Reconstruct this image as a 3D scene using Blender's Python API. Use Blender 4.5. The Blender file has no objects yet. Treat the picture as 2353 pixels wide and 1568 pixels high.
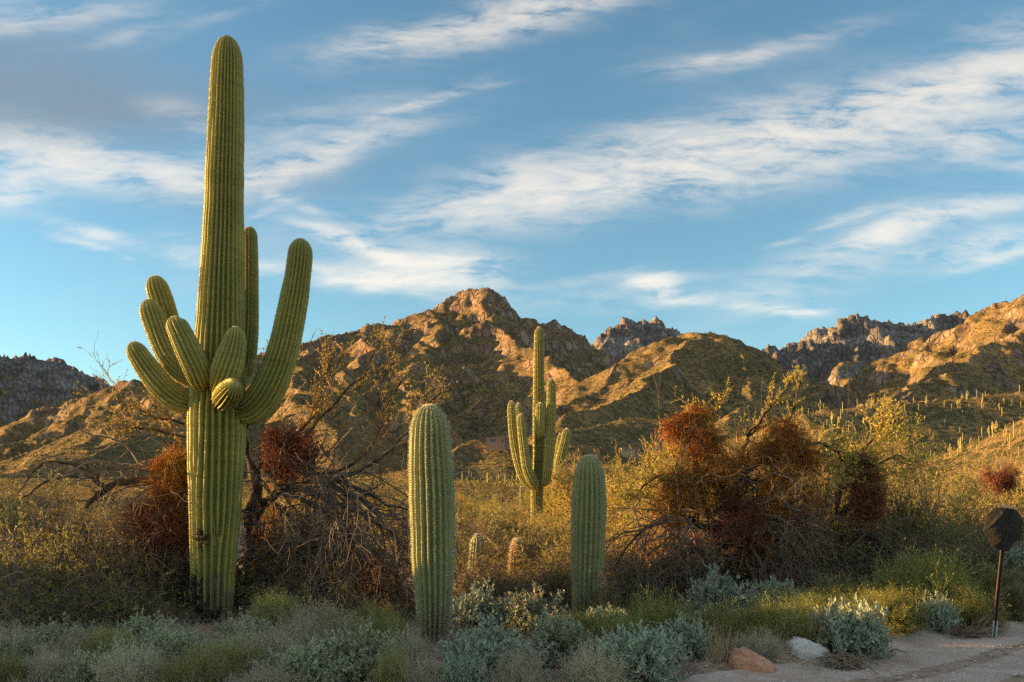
import bpy, math
import numpy as np
from mathutils import Vector
from math import radians, sin, cos, pi

S = bpy.context.scene
COL = S.collection

# ------------------------------------------------------------------ camera, light, sky
F, CX, HZ, CH = 2022.0, 1176.5, 1149.0, 1.6      # focal length and horizon of the photo seen 2353 px wide; eye height in m
cam = bpy.data.cameras.new('camera')
cam.sensor_width = 36.0
cam.lens = 36.0 * F / 2353.0
cam.shift_y = (HZ - 784.0) / 2353.0
cam.clip_start, cam.clip_end = 0.1, 30000.0
camo = bpy.data.objects.new('camera', cam)
COL.objects.link(camo)
camo.location = (0, 0, CH)
camo.rotation_euler = (radians(90), 0, 0)
S.camera = camo

SUN = Vector((-1.0, 0.07, 0.14)).normalized()
lamp = bpy.data.lights.new('sun', 'SUN')
lamp.energy = 5.0
lamp.angle = radians(0.5)
lamp.color = (1.0, 0.58, 0.19)
lo = bpy.data.objects.new('sun', lamp)
COL.objects.link(lo)
lo.location = (-40, 5, 30)
lo.rotation_euler = (-SUN).to_track_quat('-Z', 'Y').to_euler()

S.view_settings.view_transform = 'Standard'
S.view_settings.look = 'None'
S.view_settings.exposure = 1.98
S.view_settings.gamma = 1.0
S.cycles.max_bounces = 5
S.cycles.diffuse_bounces = 3
S.cycles.glossy_bounces = 2
S.cycles.transmission_bounces = 3
S.cycles.transparent_max_bounces = 4
S.cycles.use_denoising = False

W = bpy.data.worlds.new('World')
S.world = W
W.use_nodes = True


class NT:
    """small helper to write node trees"""
    def __init__(s, tree):
        s.t = tree
        tree.nodes.clear()

    def n(s, typ, **kw):
        nd = s.t.nodes.new(typ)
        for k, v in kw.items():
            setattr(nd, k, v)
        return nd

    def put(s, sock, v):
        if isinstance(v, bpy.types.NodeSocket):
            s.t.links.new(v, sock)
        else:
            sock.default_value = v

    def math(s, op, a, b=0.0, c=None, clamp=False):
        nd = s.n('ShaderNodeMath', operation=op, use_clamp=clamp)
        s.put(nd.inputs[0], a)
        s.put(nd.inputs[1], b)
        if c is not None:
            s.put(nd.inputs[2], c)
        return nd.outputs[0]

    def mix(s, f, a, b, mode='MIX'):
        nd = s.n('ShaderNodeMix', data_type='RGBA', blend_type=mode)
        s.put(nd.inputs[0], f)
        for sock, v in ((nd.inputs[6], a), (nd.inputs[7], b)):
            s.put(sock, v if isinstance(v, bpy.types.NodeSocket) else (*v, 1.0))
        return nd.outputs[2]

    def ramp(s, v, lo, hi):
        nd = s.n('ShaderNodeMapRange', interpolation_type='SMOOTHSTEP')
        s.put(nd.inputs[0], v)
        nd.inputs[1].default_value = lo
        nd.inputs[2].default_value = hi
        return nd.outputs[0]

    def noise(s, vec, scale, detail=4.0, rough=0.55, dist=0.0):
        nd = s.n('ShaderNodeTexNoise')
        if vec is not None:
            s.put(nd.inputs['Vector'], vec)
        nd.inputs['Scale'].default_value = scale
        nd.inputs['Detail'].default_value = detail
        nd.inputs['Roughness'].default_value = rough
        nd.inputs['Distortion'].default_value = dist
        return nd.outputs['Fac']

    def mapping(s, vec, loc=(0, 0, 0), rot=(0, 0, 0), scale=(1, 1, 1), typ='POINT'):
        nd = s.n('ShaderNodeMapping', vector_type=typ)
        s.put(nd.inputs['Vector'], vec)
        nd.inputs['Location'].default_value = loc
        nd.inputs['Rotation'].default_value = rot
        nd.inputs['Scale'].default_value = scale
        return nd.outputs[0]


# cirrus streaks: direction on the sky (as tangents of azimuth / elevation), half length, half width, slope, density
CLOUDS = [
    (1500, 400, 620, 55, 12, .75), (2120, 240, 420, 62, 15, 1.25), (1750, 300, 520, 52, 14, .75), (1350, 355, 330, 45, 16, .65),
    (1750, 400, 520, 45, 8, .35), (1130, 465, 330, 24, 8, .35),
    (1180, 38, 260, 40, 14, 1.15), (1010, 70, 220, 34, 10, .6), (880, 100, 110, 16, 12, .5), (1340, 5, 160, 22, 16, .8),
    (1640, 142, 130, 16, 3, .75), (1800, 112, 190, 20, 14, .55),
    (90, 360, 260, 52, -10, .95), (330, 395, 240, 44, -8, .75), (430, 270, 70, 30, -20, .5),
    (760, 352, 190, 26, 16, 1.05), (560, 400, 190, 30, 8, .55), (700, 300, 220, 45, 15, .40),
    (950, 243, 110, 12, 22, .75), (1080, 205, 70, 8, 10, .4),
    (20, 440, 75, 34, 12, 1.05), (205, 528, 75, 14, -16, .95), (190, 556, 60, 9, -14, .7), (290, 592, 14, 6, -10, .5),
    (420, 588, 60, 20, -12, .55), (400, 545, 60, 14, 0, .3),
    (635, 455, 36, 11, -18, .9), (722, 485, 24, 8, -5, .55), (605, 495, 60, 10, 20, .3),
    (622, 618, 42, 15, -6, .8), (800, 562, 80, 17, -22, 1.8), (880, 596, 50, 12, -22, 1.2),
    (985, 622, 120, 30, 3, 1.9), (930, 650, 120, 16, -4, 1.0), (1090, 650, 80, 20, -10, .9), (850, 655, 120, 14, -5, 1.05), (760, 640, 60, 10, -22, .9), (960, 680, 60, 10, -10, .4),
    (1500, 645, 40, 16, -6, 1.7), (1522, 668, 30, 13, 14, 1.8), (1570, 690, 120, 11, 5, .75), (1400, 672, 210, 20, 8, .36), (1350, 640, 160, 10, 10, .25),
    (1880, 620, 230, 62, 26, .46), (1780, 712, 70, 16, -6, .75), (1850, 722, 40, 6, 6, .5),
    (2060, 525, 140, 24, 14, 1.1), (2250, 485, 160, 22, 13, .85), (2290, 560, 150, 30, 12, .75), (2330, 585, 110, 12, 14, .8), (2120, 582, 40, 10, 0, .5),
    (1970, 490, 80, 11, 8, .55), (1800, 545, 40, 8, 14, .5), (1880, 510, 30, 6, 15, .45),
    (2270, 320, 110, 26, 6, .75), (2330, 370, 90, 24, 0, .55), (2330, 70, 110, 30, 6, .5), (2200, 180, 150, 26, 14, .45),
    (130, 42, 210, 26, 6, .6), (300, 78, 80, 14, 14, .45), (40, 20, 120, 30, 0, .45), (520, 30, 150, 16, 20, .2),
]
GREY = [(70, 225, 280, 85, 0, 1.1), (300, 270, 320, 60, 4, .55), (30, 120, 230, 70, 0, .6), (600, 420, 260, 45, 6, .3)]


def build_sky():
    t = NT(W.node_tree)
    out = t.n('ShaderNodeOutputWorld')
    bg = t.n('ShaderNodeBackground')
    t.t.links.new(bg.outputs[0], out.inputs[0])
    sky = t.n('ShaderNodeTexSky', sky_type='NISHITA')
    sky.sun_disc = False
    sky.sun_elevation = math.asin(SUN.z)
    sky.sun_rotation = math.atan2(SUN.x, SUN.y)
    sky.altitude = 800
    sky.air_density, sky.dust_density, sky.ozone_density = 1.0, 0.5, 2.0
    tc = t.n('ShaderNodeTexCoord')
    sep = t.n('ShaderNodeSeparateXYZ')
    t.put(sep.inputs[0], tc.outputs['Generated'])
    ay = t.math('MAXIMUM', sep.outputs[1], 0.15)
    cu = t.math('DIVIDE', sep.outputs[0], ay)
    cv = t.math('DIVIDE', sep.outputs[2], ay)
    cmb = t.n('ShaderNodeCombineXYZ')
    t.put(cmb.inputs[0], cu)
    t.put(cmb.inputs[1], cv)
    uv = cmb.outputs[0]
    # wind-drawn warp
    wn = t.n('ShaderNodeTexNoise')
    t.put(wn.inputs['Vector'], t.mapping(uv, rot=(0, 0, radians(-15)), scale=(5.0, 14.0, 1)))
    wn.inputs['Scale'].default_value = 1.0
    wn.inputs['Detail'].default_value = 5.0
    wn.inputs['Roughness'].default_value = 0.6
    sub = t.n('ShaderNodeVectorMath', operation='SUBTRACT')
    t.put(sub.inputs[0], wn.outputs['Color'])
    sub.inputs[1].default_value = (.5, .5, .5)
    sc = t.n('ShaderNodeVectorMath', operation='MULTIPLY')
    t.put(sc.inputs[0], sub.outputs[0])
    sc.inputs[1].default_value = (0.055, 0.036, 0.0)
    add = t.n('ShaderNodeVectorMath', operation='ADD')
    t.put(add.inputs[0], uv)
    t.put(add.inputs[1], sc.outputs[0])
    wuv = add.outputs[0]

    def blobs(lst):
        acc = None
        for (px, py, L, Wd, ang, a) in lst:
            m = t.mapping(wuv, ((px - CX) / F, (HZ - py) / F, 0), (0, 0, radians(ang)), (L / F, Wd * 0.95 / F, 1), 'TEXTURE')
            d = t.n('ShaderNodeVectorMath', operation='DOT_PRODUCT')
            t.put(d.inputs[0], m)
            t.put(d.inputs[1], m)
            e = t.math('POWER', 0.45, d.outputs['Value'])
            acc = t.math('MULTIPLY_ADD', e, a, acc if acc is not None else 0.0)
        return acc
    white, grey = blobs(CLOUDS), blobs(GREY)
    fib = t.noise(t.mapping(wuv, rot=(0, 0, radians(-16)), scale=(6, 46, 1)), 1.0, 6, .62, 0.6)
    fib2 = t.noise(t.mapping(wuv, rot=(0, 0, radians(-38)), scale=(14, 60, 1)), 1.0, 5, .6, 0.5)
    puff = t.noise(t.mapping(uv, scale=(9, 22, 1)), 1.0, 7, .62, 0.8)
    f = t.math('ADD', t.math('MULTIPLY', fib, .55), t.math('ADD', t.math('MULTIPLY', fib2, .45), t.math('MULTIPLY', puff, .58)))
    f = t.math('MULTIPLY_ADD', t.math('SUBTRACT', f, .785), 4.4, 0.60)
    f = t.math('MAXIMUM', f, 0.07)
    dens = t.math('MULTIPLY', white, f)
    # a thin overall veil and clouds for the rest of the dome
    veil = t.ramp(t.noise(t.mapping(uv, rot=(0, 0, radians(-14)), scale=(2.2, 7.0, 1)), 1.0, 6, .6, .4), .50, .82)
    dens = t.math('MULTIPLY_ADD', veil, .10, dens)
    rest = t.ramp(t.noise(t.mapping(tc.outputs['Generated'], scale=(2.2, 2.2, 6)), 1.0, 6, .6, .5), .46, .74)
    side = t.math('SUBTRACT', 1.0, t.ramp(sep.outputs[1], .35, .75))
    dens = t.math('MULTIPLY_ADD', t.math('MULTIPLY', rest, side), 1.2, dens)
    soft = t.math('SUBTRACT', 1.0, t.math('POWER', 2.718, t.math('MULTIPLY', dens, -1.05)))
    soft = t.math('MULTIPLY', soft, .92)
    skyc = t.mix(1.0, sky.outputs[0], (0.83, 1.0, 0.93), 'MULTIPLY')
    ccol = t.mix(t.ramp(sep.outputs[2], 0.08, 0.5), (4.3, 3.95, 3.45), (3.3, 3.06, 2.75))
    ccol = t.mix(side, ccol, (9.0, 7.7, 6.2))     # clouds outside the view made brighter and warmer, added as shade fill
    gfac = t.math('MULTIPLY', t.math('SUBTRACT', 1.0, t.math('POWER', 2.718, t.math('MULTIPLY', t.math('MULTIPLY', grey, t.math('ADD', puff, .4)), -1.1))), .9)
    c = t.mix(gfac, skyc, (.95, 1.03, 1.15))
    c = t.mix(soft, c, ccol)
    t.put(bg.inputs[0], c)
    bg.inputs[1].default_value = 0.07


build_sky()


# ------------------------------------------------------------------ helpers
def P(px, py, Y):
    """world point seen at (px, py) of the photo (2353 px wide) at depth Y"""
    return np.array([(px - CX) / F * Y, Y, CH + (HZ - py) / F * Y])


def depth(py, z=0.0):
    return (CH - z) * F / (py - HZ)


def norm(v):
    return v / np.maximum(np.linalg.norm(v, axis=-1, keepdims=True), 1e-9)


class Acc:
    """collects vertices and faces and links them as one mesh object"""
    def __init__(s):
        s.V, s.Q, s.T, s.n = [], [], [], 0

    def add(s, V, Q=None, T=None, m=0):
        V = np.asarray(V, dtype=np.float32).reshape(-1, 3)
        if Q is not None and len(Q):
            s.Q.append((np.asarray(Q, dtype=np.int64).reshape(-1, 4) + s.n, m))
        if T is not None and len(T):
            s.T.append((np.asarray(T, dtype=np.int64).reshape(-1, 3) + s.n, m))
        s.V.append(V)
        s.n += len(V)

    def build(s, name, mats, parent=None, smooth=False, loc=None):
        V = np.concatenate(s.V)
        if loc is not None:
            V = V - np.asarray(loc, dtype=np.float32)
        me = bpy.data.meshes.new(name)
        me.vertices.add(len(V))
        me.vertices.foreach_set('co', V.astype(np.float32).ravel())
        loops, starts, mi = [], [], []
        off = 0
        for lst, k in ((s.Q, 4), (s.T, 3)):
            for f, m in lst:
                loops.append(f.ravel())
                starts.append(off + np.arange(len(f)) * k)
                mi.append(np.full(len(f), m))
                off += f.size
        loops, starts, mi = np.concatenate(loops), np.concatenate(starts), np.concatenate(mi)
        me.loops.add(len(loops))
        me.loops.foreach_set('vertex_index', loops.astype(np.int32))
        me.polygons.add(len(starts))
        me.polygons.foreach_set('loop_start', starts.astype(np.int32))
        for m in (mats if isinstance(mats, (list, tuple)) else [mats]):
            me.materials.append(m)
        me.polygons.foreach_set('material_index', mi.astype(np.int32))
        me.polygons.foreach_set('use_smooth', np.full(len(starts), smooth))
        me.update(calc_edges=True)
        o = bpy.data.objects.new(name, me)
        COL.objects.link(o)
        if parent is not None:
            o.parent = parent
        return o


def tag(o, label=None, cat=None, group=None, kind=None):
    for k, v in (('label', label), ('category', cat), ('group', group), ('kind', kind)):
        if v:
            o[k] = v
    return o


def thing(name, label, cat, loc=(0, 0, 0), group=None):
    o = bpy.data.objects.new(name, None)
    o.empty_display_size = 0.2
    COL.objects.link(o)
    o.location = loc
    return tag(o, label, cat, group)


def copy_tree(o):
    c = o.copy()
    COL.objects.link(c)
    for ch in list(o.children):
        d = ch.copy()
        COL.objects.link(d)
        d.parent = c
        for g in list(ch.children):
            e = g.copy()
            COL.objects.link(e)
            e.parent = d
    return c


class Proto:
    def __init__(s, o):
        s.o, s.used = o, False
        vs = []
        for ch in o.children:
            v = np.zeros(len(ch.data.vertices) * 3, dtype=np.float32)
            ch.data.vertices.foreach_get('co', v)
            vs.append(v.reshape(-1, 3)[::7])
        v = np.concatenate(vs)
        s.H = float(np.percentile(v[:, 2], 98.5))
        s.W = float(np.percentile(np.hypot(v[:, 0], v[:, 1]), 96)) * 2

    def place(s, loc, scale, rz, label, cat=None, group=None):
        o = copy_tree(s.o) if s.used else s.o
        s.used = True
        o.location = loc
        o.scale = scale if isinstance(scale, (tuple, list)) else (scale,) * 3
        o.rotation_euler = (0, 0, rz)
        if 'group' in o.keys():
            del o['group']
        return tag(o, label, cat, group)


# numpy noise
def _h(ix, iy, s):
    h = (ix.astype(np.int64) * 374761393 + iy.astype(np.int64) * 668265263 + s * 974634777) & 0xFFFFFFFF
    h = ((h ^ (h >> 13)) * 1274126177) & 0xFFFFFFFF
    return ((h ^ (h >> 16)) & 0xFFFF) / 65535.0 * 2 * pi


def perlin(x, y, s=0):
    ix, iy = np.floor(x), np.floor(y)
    fx, fy = x - ix, y - iy
    u, v = fx * fx * fx * (fx * (fx * 6 - 15) + 10), fy * fy * fy * (fy * (fy * 6 - 15) + 10)

    def g(a, b):
        an = _h(ix + a, iy + b, s)
        return np.cos(an) * (fx - a) + np.sin(an) * (fy - b)
    return ((g(0, 0) * (1 - u) + g(1, 0) * u) * (1 - v) + (g(0, 1) * (1 - u) + g(1, 1) * u) * v) * 1.5


def fbm(x, y, octv=4, s=0, gain=.5):
    r, a = 0, 1.0
    for i in range(octv):
        r = r + a * perlin(x, y, s + i * 17)
        x, y, a = x * 2.03 + 3.1, y * 2.03 + 7.7, a * gain
    return r


def ridged(x, y, octv=4, s=0):
    r, a = 0, 1.0
    for i in range(octv):
        r = r + a * (1 - 2 * np.abs(perlin(x, y, s + i * 31)))
        x, y, a = x * 2.1 + 1.3, y * 2.1 + 5.1, a * .5
    return r


def sstep(x, a, b):
    t = np.clip((x - a) / (b - a), 0, 1)
    return t * t * (3 - 2 * t)


# plant geometry
def frames(pts):
    tg = np.gradient(pts, axis=-2)
    tg = norm(tg)
    ref = np.where(np.abs(tg[..., 2:3]) > .9, np.array([1., 0, 0]), np.array([0, 0, 1.]))
    a = norm(np.cross(tg, ref))
    b = np.cross(tg, a)
    return tg, a, b


def tubes(acc, pts, rad, sides=3, m=0):
    """pts (N,k,3), rad (N,k)"""
    N, k, _ = pts.shape
    if N == 0:
        return
    _, a, b = frames(pts)
    th = np.arange(sides) / sides * 2 * pi
    V = pts[:, :, None, :] + rad[:, :, None, None] * (np.cos(th)[None, None, :, None] * a[:, :, None, :] + np.sin(th)[None, None, :, None] * b[:, :, None, :])
    idx = np.arange(N * k * sides).reshape(N, k, sides)
    nx = np.roll(idx, -1, axis=2)
    Q = np.stack([idx[:, :-1], nx[:, :-1], nx[:, 1:], idx[:, 1:]], -1)
    acc.add(V, Q.reshape(-1, 4), m=m)


def grow(rng, start, dirs, lens, rad, k=5, wander=.25, up=0.0, taper=.5):
    N = len(start)
    pts = np.zeros((N, k, 3))
    pts[:, 0] = start
    d = norm(np.asarray(dirs, dtype=float))
    st = (np.asarray(lens) / (k - 1))[:, None]
    for j in range(1, k):
        d = norm(d + wander * rng.normal(size=(N, 3)) + np.array([0, 0, up]))
        pts[:, j] = pts[:, j - 1] + d * st
    r = np.asarray(rad)[:, None] * np.linspace(1, taper, k)[None, :]
    return pts, r


def sprout(rng, pts, rad, n, t0=.25, t1=1.0, ang=.8, spread=.35, lenf=(.4, .8), radf=.6, plen=None, outward=None):
    """start points, directions, lengths, radii of n children for every parent polyline"""
    N, k, _ = pts.shape
    pi_ = np.repeat(np.arange(N), n)
    t = rng.uniform(t0, t1, len(pi_)) * (k - 1)
    i = np.minimum(t.astype(int), k - 2)
    f = (t - i)[:, None]
    a, b = pts[pi_, i], pts[pi_, i + 1]
    pos = a + (b - a) * f
    tg = norm(b - a)
    side = norm(np.cross(tg, rng.normal(size=tg.shape)))
    an = ang + spread * rng.normal(size=(len(pi_), 1))
    d = tg * np.cos(an) + side * np.sin(an)
    if outward is not None:
        d = norm(d + outward)
    L = np.linalg.norm(np.diff(pts, axis=1), axis=-1).sum(1)[pi_] if plen is None else np.full(len(pi_), plen)
    L = L * rng.uniform(lenf[0], lenf[1], len(pi_))
    r = (rad[pi_, i] * (1 - f[:, 0]) + rad[pi_, i + 1] * f[:, 0]) * radf
    return pos, d, L, r


def along(rng, pts, n, t0=0., t1=1.):
    N, k, _ = pts.shape
    p = np.repeat(np.arange(N), n)
    t = rng.uniform(t0, t1, len(p)) * (k - 1)
    i = np.minimum(t.astype(int), k - 2)
    f = (t - i)[:, None]
    return pts[p, i] * (1 - f) + pts[p, i + 1] * f, norm(pts[p, i + 1] - pts[p, i])


def leaves(acc, rng, pos, dirs, L, Wd, m=0, droop=0.0, jit=.5):
    N = len(pos)
    d = norm(dirs + rng.normal(size=(N, 3)) * jit + np.array([0, 0, -droop]))
    s = norm(np.cross(d, rng.normal(size=(N, 3))))
    l = (L * rng.uniform(.6, 1.25, N))[:, None]
    w = (Wd * rng.uniform(.6, 1.25, N))[:, None]
    nrm = np.cross(d, s)
    V = np.stack([pos, pos + d * l * .45 + s * w * .5 + nrm * w * .12, pos + d * l, pos + d * l * .45 - s * w * .5 + nrm * w * .12], 1)
    acc.add(V, np.arange(N * 4).reshape(N, 4), m=m)


# ------------------------------------------------------------------ materials
def new_mat(name):
    m = bpy.data.materials.new(name)
    m.use_nodes = True
    t = NT(m.node_tree)
    out = t.n('ShaderNodeOutputMaterial')
    return m, t, out


def leaf_mat(name, a, b, rough=.6, trans=.3, scale=3.0, c=None):
    """two-tone by leaf and by patch of the plant"""
    m, t, out = new_mat(name)
    g = t.n('ShaderNodeNewGeometry')
    tc = t.n('ShaderNodeTexCoord')
    oi = t.n('ShaderNodeObjectInfo')
    isl = g.outputs['Random Per Island']
    col = t.mix(isl, a, b)
    if c:
        col = t.mix(t.ramp(t.noise(tc.outputs['Object'], scale, 3), .48, .62), col, c)
    hs = t.n('ShaderNodeHueSaturation')
    t.put(hs.inputs['Color'], col)
    t.put(hs.inputs['Value'], t.math('MULTIPLY_ADD', oi.outputs['Random'], .35, .82))
    t.put(hs.inputs['Hue'], t.math('MULTIPLY_ADD', oi.outputs['Random'], .03, .485))
    p = t.n('ShaderNodeBsdfPrincipled')
    t.put(p.inputs['Base Color'], hs.outputs[0])
    p.inputs['Roughness'].default_value = rough
    p.inputs['Specular IOR Level'].default_value = .25
    tr = t.n('ShaderNodeBsdfTranslucent')
    t.put(tr.inputs[0], hs.outputs[0])
    mx = t.n('ShaderNodeMixShader')
    mx.inputs[0].default_value = trans
    t.t.links.new(p.outputs[0], mx.inputs[1])
    t.t.links.new(tr.outputs[0], mx.inputs[2])
    t.t.links.new(mx.outputs[0], out.inputs[0])
    return m


def plain_mat(name, a, b, scale=8.0, rough=.8, bump=0.0, bscale=None, spec=.2, metal=0.0, stretch=(1, 1, 1), lo=.35, hi=.65):
    m, t, out = new_mat(name)
    tc = t.n('ShaderNodeTexCoord')
    v = t.mapping(tc.outputs['Object'], scale=stretch)
    col = t.mix(t.ramp(t.noise(v, scale, 6, .6), lo, hi), a, b)
    p = t.n('ShaderNodeBsdfPrincipled')
    t.put(p.inputs['Base Color'], col)
    p.inputs['Roughness'].default_value = rough
    p.inputs['Specular IOR Level'].default_value = spec
    p.inputs['Metallic'].default_value = metal
    if bump:
        bp = t.n('ShaderNodeBump')
        bp.inputs['Strength'].default_value = bump
        bp.inputs['Distance'].default_value = .02
        t.put(bp.inputs['Height'], t.noise(v, bscale or scale * 4, 6, .65))
        t.t.links.new(bp.outputs[0], p.inputs['Normal'])
    t.t.links.new(p.outputs[0], out.inputs[0])
    return m


def cactus_mat(name, a, b, scar):
    m, t, out = new_mat(name)
    tc = t.n('ShaderNodeTexCoord')
    ob = tc.outputs['Object']
    col = t.mix(t.ramp(t.noise(ob, 2.5, 5, .6), .35, .65), a, b)
    # faint growth bands across the stem and corky scars
    band = t.noise(t.mapping(ob, scale=(1.2, 1.2, 14)), 1.0, 3, .6)
    col = t.mix(t.math('MULTIPLY', t.ramp(band, .5, .68), .35), col, tuple(x * .7 for x in a))
    col = t.mix(t.math('MULTIPLY', t.ramp(t.noise(ob, 11, 6, .7), .69, .74), .8), col, scar)
    # corky bark creeping up from the foot
    sp = t.n('ShaderNodeSeparateXYZ')
    t.put(sp.inputs[0], ob)
    cork = t.math('GREATER_THAN', t.math('SUBTRACT', t.noise(t.mapping(ob, scale=(5, 5, 1.6)), 1.0, 7, .7), t.math('MULTIPLY', sp.outputs[2], .24)), .40)
    col = t.mix(t.math('MULTIPLY', cork, .8), col, t.mix(t.noise(ob, 25, 5, .7), (.10, .075, .05), (.26, .21, .14)))
    p = t.n('ShaderNodeBsdfPrincipled')
    t.put(p.inputs['Base Color'], col)
    p.inputs['Roughness'].default_value = .55
    p.inputs['Specular IOR Level'].default_value = .3
    bp = t.n('ShaderNodeBump')
    bp.inputs['Strength'].default_value = .35
    bp.inputs['Distance'].default_value = .015
    t.put(bp.inputs['Height'], t.noise(ob, 30, 5, .6))
    t.t.links.new(bp.outputs[0], p.inputs['Normal'])
    t.t.links.new(p.outputs[0], out.inputs[0])
    return m


M = {}
M['saguaro'] = cactus_mat('saguaro_skin', (.235, .235, .064), (.305, .285, .073), (.10, .075, .04))
M['young'] = cactus_mat('young_saguaro_skin', (.19, .22, .095), (.25, .255, .105), (.12, .09, .05))
M['spine'] = leaf_mat('cactus_spines', (.74, .66, .50), (.50, .42, .30), .5, .15)
M['wool'] = leaf_mat('pale_spines', (.78, .70, .56), (.60, .52, .40), .6, .2)
M['areole'] = plain_mat('areoles', (.09, .065, .04), (.16, .12, .08))
M['bark'] = plain_mat('dark_bark', (.035, .027, .022), (.085, .066, .054), 12, .9, .6, stretch=(1, 1, .3))
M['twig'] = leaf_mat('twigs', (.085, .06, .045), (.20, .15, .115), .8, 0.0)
M['paletwig'] = leaf_mat('pale_dead_twigs', (.22, .16, .12), (.34, .26, .20), .8, 0.0)
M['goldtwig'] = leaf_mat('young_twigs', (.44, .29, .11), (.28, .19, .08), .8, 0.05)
M['dryleaf'] = leaf_mat('dry_olive_leaves', (.29, .26, .06), (.18, .19, .05), .6, .35, 2.0, (.23, .18, .055))
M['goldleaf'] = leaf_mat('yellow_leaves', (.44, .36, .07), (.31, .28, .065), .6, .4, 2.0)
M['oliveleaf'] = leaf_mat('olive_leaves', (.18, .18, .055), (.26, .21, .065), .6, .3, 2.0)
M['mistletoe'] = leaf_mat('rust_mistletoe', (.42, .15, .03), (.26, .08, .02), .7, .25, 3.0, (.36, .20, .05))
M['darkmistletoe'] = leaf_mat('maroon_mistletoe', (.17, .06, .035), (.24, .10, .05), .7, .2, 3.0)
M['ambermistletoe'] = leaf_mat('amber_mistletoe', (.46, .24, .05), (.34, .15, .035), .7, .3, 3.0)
M['silver'] = leaf_mat('silver_leaves', (.22, .28, .20), (.38, .43, .32), .6, .2, 4.0)
M['greygreen'] = leaf_mat('grey_green_leaves', (.26, .29, .17), (.38, .39, .26), .6, .2, 4.0)
M['broom'] = leaf_mat('green_broom_twigs', (.19, .21, .06), (.28, .26, .08), .6, .3, 2.5, (.26, .21, .085))
M['lime'] = leaf_mat('yellow_green_twigs', (.27, .28, .10), (.37, .34, .14), .6, .3, 2.5)
M['grey'] = leaf_mat('grey_dry_twigs', (.33, .30, .21), (.45, .40, .29), .8, .05)
M['brown'] = leaf_mat('brown_stems', (.14, .10, .075), (.22, .165, .125), .8, .0)
M['straw'] = leaf_mat('straw_blades', (.62, .50, .27), (.50, .38, .20), .6, .3)
M['scrub'] = leaf_mat('scrub_leaves', (.10, .095, .035), (.18, .145, .05), .7, .2, .02, (.25, .185, .06))

M['mountainscrub'] = leaf_mat('dark_mountain_scrub', (.055, .055, .03), (.10, .085, .042), .8, .1, .02)

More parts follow.
